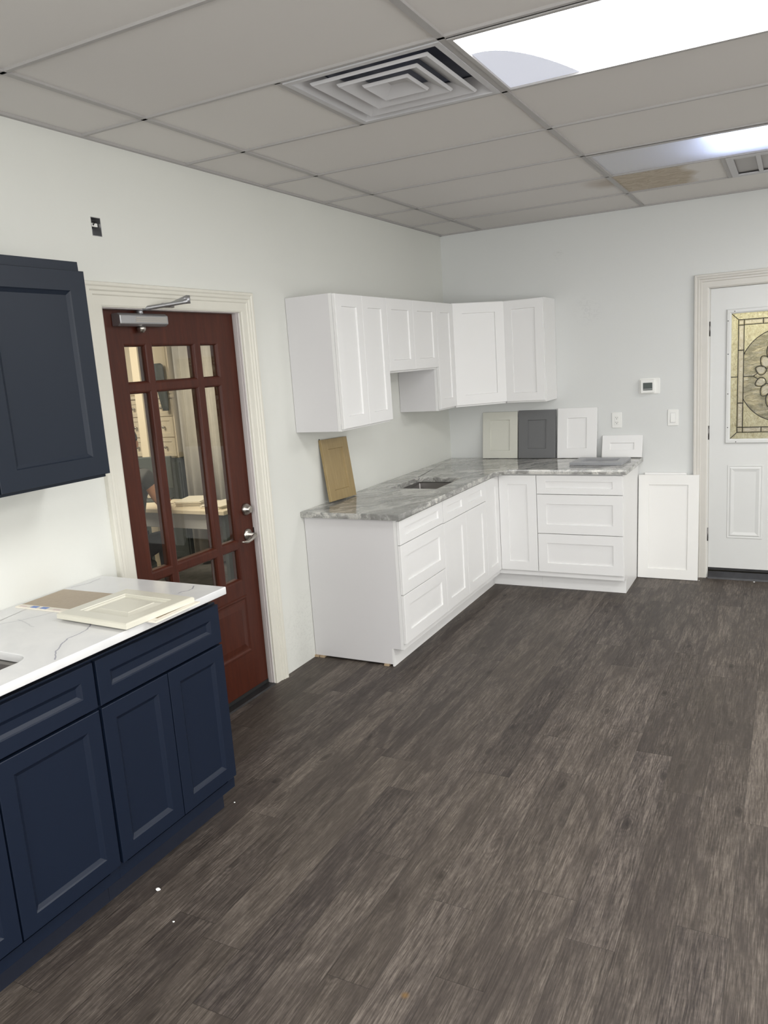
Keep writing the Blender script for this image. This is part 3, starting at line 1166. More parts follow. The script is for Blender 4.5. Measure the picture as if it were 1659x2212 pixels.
for (xa, xb) in ((x0 + I1, x0 + I2), (x1 - I2, x1 - I1)):
    for (za, zb) in ((z0 + I1, z0 + I2), (z0 + I2, CZ - .183), (CZ - .183, CZ + .183), (CZ + .183, z1 - I2), (z1 - I2, z1 - I1)):
        bevel_strip(xa, xb, za, zb)
nn = 4
for k in range(nn):
    q0 = x0 + I2 + (x1 - x0 - 2 * I2) * k / nn
    q1 = x0 + I2 + (x1 - x0 - 2 * I2) * (k + 1) / nn
    bevel_strip(q0, q1, z0 + I1, z0 + I2)
    bevel_strip(q0, q1, z1 - I2, z1 - I1)
ea, eb = .272, .318
xl, xr = x0 + I2, x1 - I2
hx_ = (xr - xl) / 2
ez = eb * math.sqrt(max(0, 1 - (hx_ / ea) ** 2))
arc_t = []
th0 = math.acos(hx_ / ea)
for k in range(25):
    th = th0 + (PI - 2 * th0) * k / 24
    arc_t.append((CX + ea * math.cos(th), CZ + eb * math.sin(th)))
arc_b = [(x, 2 * CZ - z) for x, z in arc_t[::-1]]
pane('oval_glass', arc_t + arc_b, 'swirl_glass', t)
h1 = [(CX, z1 - I2), (xr, z1 - I2)] + arc_t[:13]
for mx_, mz in ((1, 1), (-1, 1), (1, -1), (-1, -1)):
    poly = [(CX + mx_ * (x - CX), CZ + mz * (z - CZ) if mz == 1 else CZ - (z - CZ)) for x, z in h1]
    if mz == -1:
        poly = [(x, max(z, z0 + I2)) for x, z in poly]
    sub(pane('spandrel_glass', poly, 'hammered_gold_glass', t), 'hammered pale gold glass')


def petal(cx_, cz_, ang, ln, wd):
    pts = []
    for k in range(28):
        th = 2 * PI * k / 28
        r = (math.cos(th) * ln, math.sin(th) * wd * (1 - .28 * math.cos(th)))
        pts.append((cx_ + r[0] * math.cos(ang) - r[1] * math.sin(ang), cz_ + r[0] * math.sin(ang) + r[1] * math.cos(ang)))
    return pts


petals = []
for s_ in (1, -1):
    petals += [(CX + s_ * .130, CZ + .040, 0.5 * s_ if s_ > 0 else PI - 0.5, .036, .030),
               (CX + s_ * .130, CZ - .045, -0.5 if s_ > 0 else PI + 0.5, .036, .030),
               (CX + s_ * .098, CZ + .095, 1.0 if s_ > 0 else PI - 1.0, .046, .036),
               (CX + s_ * .095, CZ - .100, -1.0 if s_ > 0 else PI + 1.0, .046, .036),
               (CX + s_ * .058, CZ + .160, 1.25 if s_ > 0 else PI - 1.25, .055, .038),
               (CX + s_ * .058, CZ - .165, -1.25 if s_ > 0 else PI + 1.25, .055, .038)]
petals += [(CX, CZ + .055, PI / 2, .075, .045), (CX, CZ - .055, -PI / 2, .075, .045)]
lead = MB()
for p in petals:
    pts = petal(*p)
    b = MB()
    n = len(pts)
    A = [b.v((x, gy, z)) for x, z in pts]
    B = [b.v((p[0] + (x - p[0]) * .72, gy + .006, p[1] + (z - p[1]) * .72)) for x, z in pts]
    for i in range(n):
        b.bm.faces.new([A[i], A[(i + 1) % n], B[(i + 1) % n], B[i]])
    b.bm.faces.new(B)
    b.bm.faces.new(A[::-1])
    sub(b.build('petal_glass', 'amber_glass', t), 'bevelled petal of clear glass')
    lead.tube([(x, gy + .003, z) for x, z in pts], .0024, 6, closed=True)


def came(*pts, r=.0026):
    lead.tube([(x, gy + .002, z) for x, z in pts], r, 6)


came((x0, z0), (x0, z1)); came((x0, z1), (x1, z1)); came((x1, z1), (x1, z0)); came((x1, z0), (x0, z0))
for i in (I1, I2):
    e_ = I1
    came((x0 + i, z0 + e_), (x0 + i, z1 - e_)); came((x1 - i, z0 + e_), (x1 - i, z1 - e_))
    came((x0 + e_, z0 + i), (x1 - e_, z0 + i)); came((x0 + e_, z1 - i), (x1 - e_, z1 - i))
for xa, xb in ((x0, x0 + I1), (x1, x1 - I1)):
    for za, zb in ((z0, z0 + I1), (z1, z1 - I1)):
        came((xa, za), (xb, zb))
    came((xa, zm), (xb, zm))
    s_ = 1 if xb > xa else -1
    for zz in (CZ + .183, CZ - .183):
        came((xb, zz), (xb + s_ * .036, zz))
    came((xb + s_ * .036, CZ), (CX - s_ * .175, CZ))
    came((CX - s_ * .175, CZ), (CX - s_ * .145, CZ + .022))
    came((CX - s_ * .175, CZ), (CX - s_ * .145, CZ - .022))
for k in range(1, nn):
    q0 = x0 + I2 + (x1 - x0 - 2 * I2) * k / nn
    came((q0, z0 + I1), (q0, z0 + I2)); came((q0, z1 - I2), (q0, z1 - I1))
came(*arc_t); came(*arc_b)
lead.build('lead_came', 'lead', t)
for hz_ in (1.81, 1.08, .33):
    b = MB()
    b.cyl((DW + .004, -.004, hz_ - .05), (DW + .004, -.004, hz_ + .05), .0055, n=12)
    for kk in range(1, 5):
        b.cyl((DW + .004, -.004, hz_ - .05 + kk * .02 - .001), (DW + .004, -.004, hz_ - .05 + kk * .02 + .001), .0062, n=12)
    b.box(DW - .001, DW + .001, -.045, -.006, hz_ - .05, hz_ + .05)
    b.build('hinge', 'steel', t)
b = MB()
b.box(0, DW, -.05, -.012, .058, .078)
sub(b.build('door_sweep', 'threshold_metal', t), 'grey sweep along the bottom')
# knob on the latch side
b = MB()
b.lathe([(.032, -.010), (.032, -.004), (.012, .002), (.012, .03), (.026, .045), (.026, .06), (.001, .066)], c=(.07, 0, .95))
sub(b.build('door_knob', 'satin_nickel', t), 'satin nickel knob')

casing('trim_5', 'white_casing', MBk, -RX1 - .004, -RX0 + .004, RZ, .095, 'cream-white moulded casing around the white door')
b = MB(MBk)
for xa, xb in ((-RX0 - .006, -RX0 + .004), (-RX1 - .004, -RX1 + .006)):
    b.box(xa + .001, xb, -.12, -.0005, 0, RZ)
b.box(-RX1, -RX0, -.12, -.0005, RZ - .003, RZ + .004)
struct(b.build('trim_6', 'white_casing'), 'jamb of the white door', 'trim')
b = MB(MBk)
b.profx([(-.11, 0.0), (.030, 0.0), (.024, .012), (-.004, .050), (-.11, .056)], -RX1 + .006, -RX0 - .006)
struct(b.build('trim_7', 'threshold_metal'), 'black threshold under the white door', 'trim')


# ------------------------------------------------------------------ cabinets
# local frame: x = 0 at the right side (seen from the front) growing to the left, y = out of the wall, z up
STEP = .0075


def shaker_prof(y0, y1, stile, b_=.0025, rec=.0085):
    return [(0, y0), (0, y1 - .0015), (.0015, y1), (stile, y1), (stile + b_, y1 - rec)]


def navy_prof(y0, y1, stile):
    return [(0, y0), (0, y1 - .0015), (.0015, y1), (stile, y1), (stile + .004, y1 - .004), (stile + .015, y1 - .0105), (stile + .016, y1 - .0105)]


def front(name, mat, parent, xa, xb, za, zb, y0, y1, stile, prof=shaker_prof):
    b = MB()
    b.rings(xa, xb, za, zb, prof(y0, y1, stile), kz=min(1.0, (zb - za) * .32 / stile))
    o = b.build(name, mat, parent)
    return o


def base_cabinet(label, loc, rot, wd, mat, side, toe_mat, layout, prof, hgt=.872, depth=.590, floor_gap=0.0, open_top=False, stile=.068, toe_z=.108, group=None):
    t = thing('base_cabinet', label, 'cabinet', loc, rot, group)
    b = MB()
    fg = floor_gap
    if open_top:
        side_p = [(.003, fg), (.530, fg), (.530, toe_z), (depth, toe_z), (depth, hgt), (.003, hgt)]
        b.profx(side_p, 0.0005, .016)
        b.profx(side_p, wd - .016, wd - .0005)
        b.box(.016, wd - .016, .003, depth, toe_z, toe_z + .016)
        b.box(.016, wd - .016, .003, .012, toe_z, hgt)
    else:
        b.profx([(.003, fg), (.530, fg), (.530, toe_z), (depth, toe_z), (depth, hgt), (.003, hgt)], 0.0005, wd - .0005)
    b.build('body', side, t, .001)
    f = MB()
    st = .038
    ff = [(0, wd, toe_z, toe_z + st), (0, wd, hgt - .038, hgt), (0, st, toe_z + st, hgt - .038), (wd - st, wd, toe_z + st, hgt - .038)]
    for q in ff:
        f.box(q[0] + .0002, q[1] - .0002, depth, .609, q[2], q[3])
    f.build('face_frame', mat, t, .0008)
    k = MB()
    k.box(.0005, wd - .0005, .5305, .541, 0.0, toe_z)
    k.build('toe_kick', toe_mat, t)
    for kind, xa, xb, za, zb in layout:
        if kind == 'false2':
            m2 = (xb + xa) / 2
            b = MB()
            s2 = .045
            hl = [(xa + .068, m2 - .062, za + s2, zb - s2), (m2 + .062, xb - .068, za + s2, zb - s2)]
            b.slab(xa, xb, za, zb, .6105, .629, hl, [(.0035, .6205)], through=False)
            b.build('false_front', mat, t, .001)
        else:
            front({'d': 'drawer_front', 'D': 'door', 'f': 'false_front'}[kind], mat, t, xa, xb, za, zb, .6105, .629, stile, prof)
    return t


WT = .871
g_ = .002
lay3 = lambda wd: [('d', g_, wd - g_, .726, .862), ('d', g_, wd - g_, .436, .722), ('d', g_, wd - g_, .146, .432)]
RL = -PI / 2
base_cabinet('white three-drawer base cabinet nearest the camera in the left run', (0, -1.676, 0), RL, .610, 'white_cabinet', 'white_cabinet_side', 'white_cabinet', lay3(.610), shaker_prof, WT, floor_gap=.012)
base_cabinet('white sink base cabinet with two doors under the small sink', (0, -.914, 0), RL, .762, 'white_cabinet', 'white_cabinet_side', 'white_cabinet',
             [('false2', g_, .762 - g_, .722, .862), ('D', g_, .3795, .146, .718), ('D', .3825, .762 - g_, .146, .718)], shaker_prof, WT, open_top=True)
base_cabinet('white three-drawer base cabinet on the right, along the back wall', (1.524, 0, 0), PI, .610, 'white_cabinet', 'white_cabinet', 'white_cabinet', lay3(.610), shaker_prof, WT)

t = thing('corner_base_cabinet', 'white L-shaped corner base cabinet with two doors meeting in the corner', 'cabinet', (0, 0, 0))
b = MB()
b.prism([(.003, -.003), (.003, -.9135), (.590, -.9135), (.590, -.590), (.9135, -.590), (.9135, -.003)], .108, WT)
b.prism([(.003, -.003), (.003, -.9135), (.530, -.9135), (.530, -.530), (.9135, -.530), (.9135, -.003)], 0, .108)
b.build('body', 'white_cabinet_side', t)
b = MB()
b.box(.590, .609, -.9137, -.885, .108, WT).box(.590, .609, -.609, -.590, .108, WT).box(.885, .9137, -.609, -.590, .108, WT)
b.box(.590, .609, -.885, -.609, .108, .146).box(.609, .885, -.609, -.590, .108, .146)
b.box(.590, .609, -.885, -.609, WT - .038, WT).box(.609, .885, -.609, -.590, WT - .038, WT)
b.build('face_frame', 'white_cabinet', t)
b = MB()
b.box(.5305, .541, -.9137, -.5305, 0, .108).box(.5305, .9137, -.541, -.5305, 0, .108)
b.build('toe_kick', 'white_cabinet', t)
b = MB(Matrix.Rotation(-PI / 2, 4, 'Z'))
b.rings(.6295, .912, .146, .862, shaker_prof(.6105, .629, .068))
b.build('door', 'white_cabinet', t)
b = MB(MBk)
b.rings(-.912, -.6295, .146, .862, shaker_prof(.6105, .629, .068))
b.build('door', 'white_cabinet', t)

# shims under the open side of the left run
for (x, y, lab) in ((.012, -2.292, 'tan wood shim under the cabinet side, hard against the wall'), (.05, -2.290, 'tan wood shim under the cabinet side, second from the wall'), (.49, -2.290, 'tan wood shim under the front corner of the white cabinet side')):
    b = MB()
    b.box(x - .014, x + .016, y - .004, y + .05, 0, .0115)
    tag(b.build('wood_shim', 'shim_wood'), lab, 'shim')


def wall_cabinet(label, loc, rot, wd, z0, z1, mat, side, doors, prof=shaker_prof, stile=.066, depth=.285, dz0=.012, dz1=.004, group=None):
    t = thing('wall_cabinet', label, 'cabinet', (loc[0], loc[1], z0), rot, group)
    h_ = z1 - z0
    b = MB()
    b.box(.0004, wd - .0004, .002, depth, 0, h_)
    b.build('body', side, t, .001)
    f = MB()
    st = .038
    for q in ((0, wd, 0, st), (0, wd, h_ - st, h_), (0, st, st, h_ - st), (wd - st, wd, st, h_ - st)):
        f.box(q[0] + .0002, q[1] - .0002, depth, .305, q[2], q[3])
    f.build('face_frame', mat, t, .0008)
    for xa, xb in doors:
        front('door', mat, t, xa, xb, dz0, h_ - dz1, .3065, .326, stile, prof)
    return t


UZ0, UZ1 = 1.368, 2.122
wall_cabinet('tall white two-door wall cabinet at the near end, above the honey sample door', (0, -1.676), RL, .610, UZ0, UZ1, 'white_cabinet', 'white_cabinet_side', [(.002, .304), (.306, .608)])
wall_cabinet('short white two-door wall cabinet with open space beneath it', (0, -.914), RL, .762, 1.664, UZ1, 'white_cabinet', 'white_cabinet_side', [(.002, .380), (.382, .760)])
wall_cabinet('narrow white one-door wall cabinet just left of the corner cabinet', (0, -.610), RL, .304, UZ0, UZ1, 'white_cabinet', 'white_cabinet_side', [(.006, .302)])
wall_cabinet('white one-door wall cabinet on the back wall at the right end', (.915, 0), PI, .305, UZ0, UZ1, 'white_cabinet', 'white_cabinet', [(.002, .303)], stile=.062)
t = thing('corner_wall_cabinet', 'white diagonal corner wall cabinet with one door', 'cabinet', (0, 0, UZ0))
b = MB()
b.prism([(.002, -.002), (.002, -.6095), (.290, -.6095), (.290, -.600), (.600, -.290), (.6095, -.290), (.6095, -.002)], 0, UZ1 - UZ0)
b.build('body', 'white_cabinet', t)
Md = Matrix.Translation((.609, -.305, 0)) @ Matrix.Rotation(-3 * PI / 4, 4, 'Z')
b = MB(Md)
dl = .304 * math.sqrt(2)
b.box(0.010, dl - .010, -.010, .000, 0, UZ1 - UZ0)
b.build('face_frame', 'white_cabinet', t)
b = MB(Md)
b.rings(.010, dl - .010, .012, UZ1 - UZ0 - .004, shaker_prof(.001, .020, .072))
b.build('door', 'white_cabinet', t)

# ------------------------------------------------------------------ navy cabinets
NY = -3.842
base_cabinet('navy base cabinet nearest the red door, with drawer and two doors', (0, NY, 0), RL, .612, 'navy_cabinet', 'navy_cabinet', 'navy_toe',
             [('d', .006, .606, .722, .872), ('D', .006, .304, .165, .712), ('D', .308, .606, .165, .712)], navy_prof, .878, stile=.052)
base_cabinet('navy sink base cabinet at the left edge, under the white sink counter', (0, NY - .612, 0), RL, .762, 'navy_cabinet', 'navy_cabinet', 'navy_toe',
             [('f', .006, .756, .722, .872), ('D', .006, .378, .165, .712), ('D', .384, .756, .165, .712)], navy_prof, .878, open_top=True, stile=.052)
t = wall_cabinet('navy two-door wall cabinet above the white counter', (0, -4.008), RL, .914, 1.388, 2.150, 'navy_upper', 'navy_upper', [(-.004, .450), (.456, .910)],
                 navy_prof, stile=.068, dz0=.012, dz1=.034)


# ------------------------------------------------------------------ countertops
def plate(name, outer, hole, z0, z1, mat, bev=.003):
    cu = bpy.data.curves.new(name, 'CURVE')
    cu.dimensions = '2D'
    cu.fill_mode = 'BOTH'
    for pts in [outer] + hole:
        sp = cu.splines.new('POLY')
        sp.points.add(len(pts) - 1)
        for p, (x, y) in zip(sp.points, pts):
            p.co = (x, y, 0, 1)
        sp.use_cyclic_u = True
    cu.extrude = (z1 - z0) / 2
    tmp = bpy.data.objects.new('tmp', cu)
    COL.objects.link(tmp)
    bpy.context.view_layer.update()
    dg = bpy.context.evaluated_depsgraph_get()
    me = bpy.data.meshes.new_from_object(tmp.evaluated_get(dg))
    bpy.data.objects.remove(tmp)
    me.name = name
    me.materials.clear()
    me.materials.append(MATS[mat])
    for v in me.vertices:
        v.co.z += (z0 + z1) / 2
    bm = bmesh.new()
    bm.from_mesh(me)
    bmesh.ops.remove_doubles(bm, verts=bm.verts, dist=1e-5)
    bmesh.ops.recalc_face_normals(bm, faces=bm.faces)
    bm.to_mesh(me)
    bm.free()
    o = bpy.data.objects.new(name, me)
    COL.objects.link(o)
    md = o.modifiers.new('bevel', 'BEVEL')
    md.width = bev
    md.segments = 3
    md.limit_method = 'ANGLE'
    md.angle_limit = math.radians(50)
    return o


def rrect(x0, x1, y0, y1, r, n=6):
    P = []
    for cx_, cy_, a0 in ((x1 - r, y1 - r, 0), (x0 + r, y1 - r, PI / 2), (x0 + r, y0 + r, PI), (x1 - r, y0 + r, 1.5 * PI)):
        for k in range(n + 1):
            a = a0 + PI / 2 * k / n
            P.append((cx_ + r * math.cos(a), cy_ + r * math.sin(a)))
    return P


CZ0, CZ1 = .873, .907
SK = (.172, .512, -1.490, -1.030)
o = plate('countertop', [(.001, -.001), (.001, -2.318), (.648, -2.318), (.650, -.775), (.700, -.668), (.73, -.650), (1.556, -.650), (1.556, -.001)],
          [rrect(*SK, .012)], CZ0, CZ1, 'granite')
tag(o, 'L-shaped grey veined granite countertop on the white base cabinets', 'countertop')


def sink(label, sk, ztop, depth, r, out=.010):
    t_ = None
    b = MB()
    prof = [(-out, ztop), (.0, ztop - .001), (.004, ztop - .012), (.012, ztop - depth + .03), (.035, ztop - depth)]
    ringsl = []
    for ins, z in prof:
        ringsl.append([b.v((x, y, z)) for x, y in rrect(sk[0] + ins, sk[1] - ins, sk[2] + ins, sk[3] - ins, max(.008, r - ins * .3))])
    n_ = len(ringsl[0])
    for a, c in zip(ringsl[:-1], ringsl[1:]):
        for i in range(n_):
            f = b.bm.faces.new([a[i], a[(i + 1) % n_], c[(i + 1) % n_], c[i]])
            f.smooth = True
    b.bm.faces.new(ringsl[-1])
    c_ = ((sk[0] + sk[1]) / 2, (sk[2] + sk[3]) / 2, ztop - depth)
    t_ = thing('sink', label, 'sink', c_)
    b.bm.transform(Matrix.Translation((-c_[0], -c_[1], -c_[2])))
    o_ = b.build('bowl', 'steel', t_, fix=False)
    md = o_.modifiers.new('thick', 'SOLIDIFY')
    md.thickness = .0012
    md.offset = -1
    d = MB()
    d.lathe([(.045, .0005), (.045, .003), (.036, .002), (.02, .0012), (.001, .001)], axis='Z')
    d.build('drain', 'satin_nickel', t_)


sink('small undermount steel sink in the grey granite countertop', SK, CZ0 - .0005, .17, .012)
NC0, NC1 = .908, .937
NS = (.16, .545, -5.08, -4.605)
veins = [(.0035, .9, [(.455, -4.277), (.518, -4.374), (.524, -4.445), (.537, -4.484), (.570, -4.524), (.607, -4.572), (.640, -4.60)]),
         (.0022, .75, [(.20, -4.10), (.33, -4.19), (.455, -4.277)]),
         (.003, .95, [(.530, -3.945), (.527, -3.925), (.538, -3.915), (.545, -3.905), (.542, -3.885), (.521, -3.85)]),
         (.0035, .55, [(.035, -3.866), (.045, -3.93), (.02, -4.0)]),
         (.005, .30, [(.09, -4.50), (.19, -4.36), (.24, -4.24), (.30, -4.12)]),
         (.004, .25, [(.17, -4.36), (.30, -4.40)])]
quartz('quartz', veins)
o = plate('countertop', [(.001, NY + .018), (.001, -5.24), (.658, -5.24), (.658, NY + .018)], [rrect(*NS, .055, 8)], NC0, NC1, 'quartz')
tag(o, 'white countertop with thin grey veins on the navy cabinets', 'countertop')
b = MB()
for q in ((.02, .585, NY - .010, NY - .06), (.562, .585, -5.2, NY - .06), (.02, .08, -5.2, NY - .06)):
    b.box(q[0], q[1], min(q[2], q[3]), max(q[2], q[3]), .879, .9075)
b.build('shadow_gap_strip', 'shaded_plywood', o)  # build-up strips coloured near black to draw the shadow gap below the slab
sink('undermount steel sink with rounded corners in the white countertop', NS, NC0 - .0006, .18, .055)


# ------------------------------------------------------------------ sample doors
def sample(label, mat, wd, ht, loc, rot, stile, prof=shaker_prof, th=.019, name='sample_door', cat='sample door', group=None):
    """local: x width centred, y thickness (front +y, back at 0), z up from the bottom edge"""
    t_ = MB()
    t_.rings(-wd / 2, wd / 2, 0, ht, prof(0, th, stile))
    o_ = t_.build(name, mat)
    o_.location = loc
    o_.rotation_euler = rot
    return tag(o_, label, cat, group)


def lean_back(x0, x1, ht, foot, zb, top_y=-.002):
    """a board against the back wall: returns loc, rot; foot = distance of the back bottom edge from the wall"""
    a = math.asin((foot + top_y) / ht)
    return ((x0 + x1) / 2, -foot, zb), (a, 0, PI)


def lean(label, mat, x0, x1, ht, foot, zb, stile, top_y=-.002, **kw):
    loc, rot = lean_back(x0, x1, ht, foot, zb, top_y)
    # rotation: first tip about x (top towards the wall = local -y), then turn to face -y
    e = (Matrix.Rotation(PI, 4, 'Z') @ Matrix.Rotation(rot[0], 4, 'X')).to_euler()
    return sample(label, mat, x1 - x0, ht, loc, e, stile, **kw)


ZT = CZ1 + .001
lean('glossy cream sample door leaning on the back wall, left of the dark grey one', 'cream_gloss', .305, .598, .372, .050, ZT, .064)
lean('dark grey sample door leaning on the back wall', 'grey_sample', .607, .908, .378, .052, ZT, .076)
lean('white sample door leaning on the back wall, right of the dark grey one', 'white_cabinet', .922, 1.224, .385, .055, ZT, .076)
lean('small white sample drawer front leaning on the back wall at the counter end', 'white_cabinet', 1.262, 1.556, .168, .050, ZT + .001, .058, name='sample_drawer_front')
lean('large white cabinet door leaning on the wall beside the base cabinets', 'cream_sample', 1.530, 1.955, .780, .100, .001, .074, top_y=-.028, name='cabinet_door', cat='cabinet door')
bpy.data.objects['cabinet_door'].data.materials[0] = paint('warm_white_door', (0.82, 0.812, 0.785), 0.38, 0.01)
lean('white cabinet door mostly hidden behind the leaning large one', 'white_cabinet', 1.57, 1.865, .790, .040, .001, .057, top_y=-.003, name='cabinet_door', cat='cabinet door')

# honey-coloured sample door against the left wall
a = math.asin(.052 / .385)
M = Matrix.Rotation(-PI / 2, 4, 'Z') @ Matrix.Rotation(a, 4, 'X')
o = sample('honey brown sample door leaning on the left wall', 'honey_maple', .305, .380, (.054, -1.920, ZT), M.to_euler(), .062)
o.rotation_euler.rotate_axis('Y', math.radians(-2.0))
o.location.z += .006
b = MB(M.to_3x3().to_4x4())
b.box(.120, .132, -.006, -.0005, .02, .404)
o2 = b.build('metal_strip', 'slot_dark')
o2.location = (.054, -1.920, ZT + .002)
tag(o2, 'thin dark strip standing behind the honey brown sample door', 'strip')

# light grey drawer front lying on the granite
o = sample('light grey sample drawer front lying flat at the counter end', 'light_grey_sample', .375, .29, (1.298, -.445, ZT), (0, 0, 0), .060, prof=lambda a_, b2, st_: shaker_prof(a_, b2, st_, .003, .012), name='sample_drawer_front')
me = o.data
for v in me.vertices:
    x, y, z = v.co
    v.co = (x, z, y)
me.flip_normals()
o.rotation_euler = (0, 0, math.radians(-2))

# items on the white counter
t = thing('cardboard_sheet', 'flat brown cardboard sheet with a printed white edge, under the cream door', 'cardboard', (.365, -4.135, NC1), math.radians(1.5))
b = MB()
b.box(-.335, .335, -.118, .105, .0008, .0052)
b.build('sheet', 'cardboard', t)
b = MB()
b.box(-.337, .337, -.120, -.092, .0003, .0058)
b.box(.318, .337, -.092, .105, .0003, .0058)
sub(b.build('printed_edge', 'paper', t), 'white printed edge of the cardboard')
for x in (-.265, -.215):
    b = MB()
    b.box(x, x + .032, -.116, -.097, .0055, .0062)
    b.build('blue_print', 'ink_blue', t)
for x in (-.32, -.15, .22):
    b = MB()
    b.box(x, x + .035, -.116, -.106, .0055, .0062)
    b.build('pink_print', 'ink_pink', t)


def raised_prof(y0, y1, stile):
    return [(0, y0), (0, y1 - .004), (.004, y1 - .001), (.007, y1), (stile - .008, y1), (stile - .006, y1 - .003), (stile, y1 - .0035), (stile + .004, y1 - .009), (stile + .012, y1 - .009),
            (stile + .034, y1 - .003), (stile + .037, y1 - .001), (stile + .040, y1 - .001)]


b = MB()
# lying flat: build facing up
b.M = Matrix(((1, 0, 0, 0), (0, 0, 1, 0), (0, 1, 0, 0), (0, 0, 0, 1)))
b.rings(-.172, .172, -.155, .155, raised_prof(0, .019, .062))
o = b.build('sample_door', 'cream_sample')
o.location = (.505, -4.178, NC1 + .0066)
o.rotation_euler = (0, 0, math.radians(-3.0))
tag(o, 'cream raised-panel sample door lying on the white countertop', 'sample door')

# ------------------------------------------------------------------ wall devices on the back wall
def dev(name, label, cat, x, z):
    return thing(name, label, cat, (x, 0, z), PI)


def rbox(b, w_, h_, y0, y1, r, cx_=0, cz_=0, ins=.002):
    P = rrect(cx_ - w_ / 2, cx_ + w_ / 2, cz_ - h_ / 2, cz_ + h_ / 2, r)
    Q = rrect(cx_ - w_ / 2 + ins, cx_ + w_ / 2 - ins, cz_ - h_ / 2 + ins, cz_ + h_ / 2 - ins, max(r - ins, .0005))
    A = [b.v((x, y0, z)) for x, z in P]
    B = [b.v((x, y1 - ins, z)) for x, z in P]
    C = [b.v((x, y1, z)) for x, z in Q]
    n_ = len(P)
    for s0, s1 in ((A, B), (B, C)):
        for i in range(n_):
            b.bm.faces.new([s0[i], s0[(i + 1) % n_], s1[(i + 1) % n_], s1[i]])
    b.bm.faces.new(C)
    b.bm.faces.new(A[::-1])


t = dev('thermostat', 'white thermostat with grey display on the back wall', 'thermostat', 1.604, 1.432)
b = MB(); rbox(b, .146, .116, 0, .006, .010); b.build('wall_plate', 'plastic_white', t)
b = MB(); rbox(b, .098, .100, .006, .030, .008, -.001 + .012, 0, .004); b.build('housing', 'plastic_white', t)
b = MB(); b.box(-.024, .042, .0295, .0308, -.029, .026); sub(b.build('display', 'plastic_dark', t), 'grey-green display')
b = MB(); b.box(-.022, .040, .0306, .0312, -.022, -.019); b.build('display_bar', 'vent_paint', t)

t = dev('power_outlet', 'white double power outlet on the back wall, above the small drawer front', 'outlet', 1.366, 1.188)
b = MB(); rbox(b, .072, .116, 0, .006, .004); b.build('cover_plate', 'plastic_white', t)
b = MB(); rbox(b, .034, .068, .006, .0085, .003, 0, 0, .001); r_ = b.build('receptacle', 'plastic_white', t)
b = MB()
for zz in (.018, -.018):
    b.box(-.008, -.006, .0084, .0090, zz - .002, zz + .006)
    b.box(.005, .0075, .0084, .0090, zz - .002, zz + .007)
    b.cyl((0, .0084, zz - .008), (0, .0090, zz - .008), .0028, n=12)
b.build('slots', 'slot_dark', r_)
for zz in (.0485, -.0485):
    b = MB()
    b.cyl((0, .005, zz), (0, .0068, zz), .003, n=12)
    b.build('screw', 'plastic_white', t)

t = dev('light_switch', 'white rocker light switch on the back wall by the white door', 'switch', 1.768, 1.196)
b = MB(); rbox(b, .074, .118, 0, .006, .004); b.build('cover_plate', 'plastic_white', t)
b = MB()
b.profx([(.006, -.033), (.0130, -.033), (.0105, 0), (.0085, .033), (.006, .033)], -.0165, .0165)
b.build('rocker', 'plastic_white', t, .0008)
b = MB()
b.box(-.018, .018, .0058, .0066, -.0365, .035)
b.build('rocker_gap', 'vent_paint', t)

# ------------------------------------------------------------------ crumbs on the floor
for (x, y, s, lab) in ((.655, -4.345, .0095, 'white scrap lying on the floor below the navy sink cabinet, the biggest'),
                       (.818, -4.447, .004, 'tiny white crumb on the floor, furthest out from the navy cabinets'),
                       (.560, -3.800, .004, 'tiny white crumb on the floor at the end of the navy cabinets'),
                       (1.965, -.105, .004, 'tiny white crumb on the floor by the white door casing'),
                       (2.33, -.055, .006, 'tiny white crumb on the floor in front of the black threshold')):
    bm = bmesh.new()
    bmesh.ops.create_icosphere(bm, subdivisions=2, radius=1)
    rr = random.Random(int(x * 1000))
    for v in bm.verts:
        v.co *= 1 + rr.uniform(-.18, .18)
        v.co = Vector((v.co.x * s, v.co.y * s * .75, (v.co.z + .8) * s * .42))
    me = bpy.data.meshes.new('crumb')
    bm.to_mesh(me)
    bm.free()
    me.materials.append(MATS['crumb'])
    o = bpy.data.objects.new('floor_crumb', me)
    COL.objects.link(o)
    o.location = (x, y, 0.0005)
    tag(o, lab, 'crumb')

# ------------------------------------------------------------------ office behind the red door
def carpet():
    m, nt, b_ = nodes('carpet')
    f = noise(nt, coords(nt), 6, 6, 0.7, 0.5)
    c = ramp(nt, f, [(0.35, (0.20, 0.20, 0.20)), (0.65, (0.34, 0.33, 0.32))])
    L(nt, c, b_.inputs['Base Color'])
    b_.inputs['Roughness'].default_value = 0.95
    bump(nt, b_, noise(nt, coords(nt), 300, 2), 0.4, 0.004)
    MATS['carpet'] = m


carpet()
OX = -5.2
b = MB(); b.box(OX, -.12, -5.2, .9, -.02, 0.0)
struct(b.build('floor_office', 'carpet'), 'grey carpet seen through the red door', 'floor')
b = MB(); b.box(OX, -.12, -5.2, .9, H, H + .02)
struct(b.build('ceiling_office', 'wall_other_paint'))
b = MB(); b.box(OX - .1, OX, -5.2, .9, 0, H)
struct(b.build('wall_office_far', 'office_wall_paint'))
b = MB(); b.box(OX, -.12, .9, 1.0, 0, H)
struct(b.build('wall_office_back', 'office_wall_paint'), 'taupe wall of the office behind the red door', 'wall')
b = MB(); b.box(OX, -.12, -5.3, -5.2, 0, H)
struct(b.build('wall_office_front', 'office_wall_paint'))

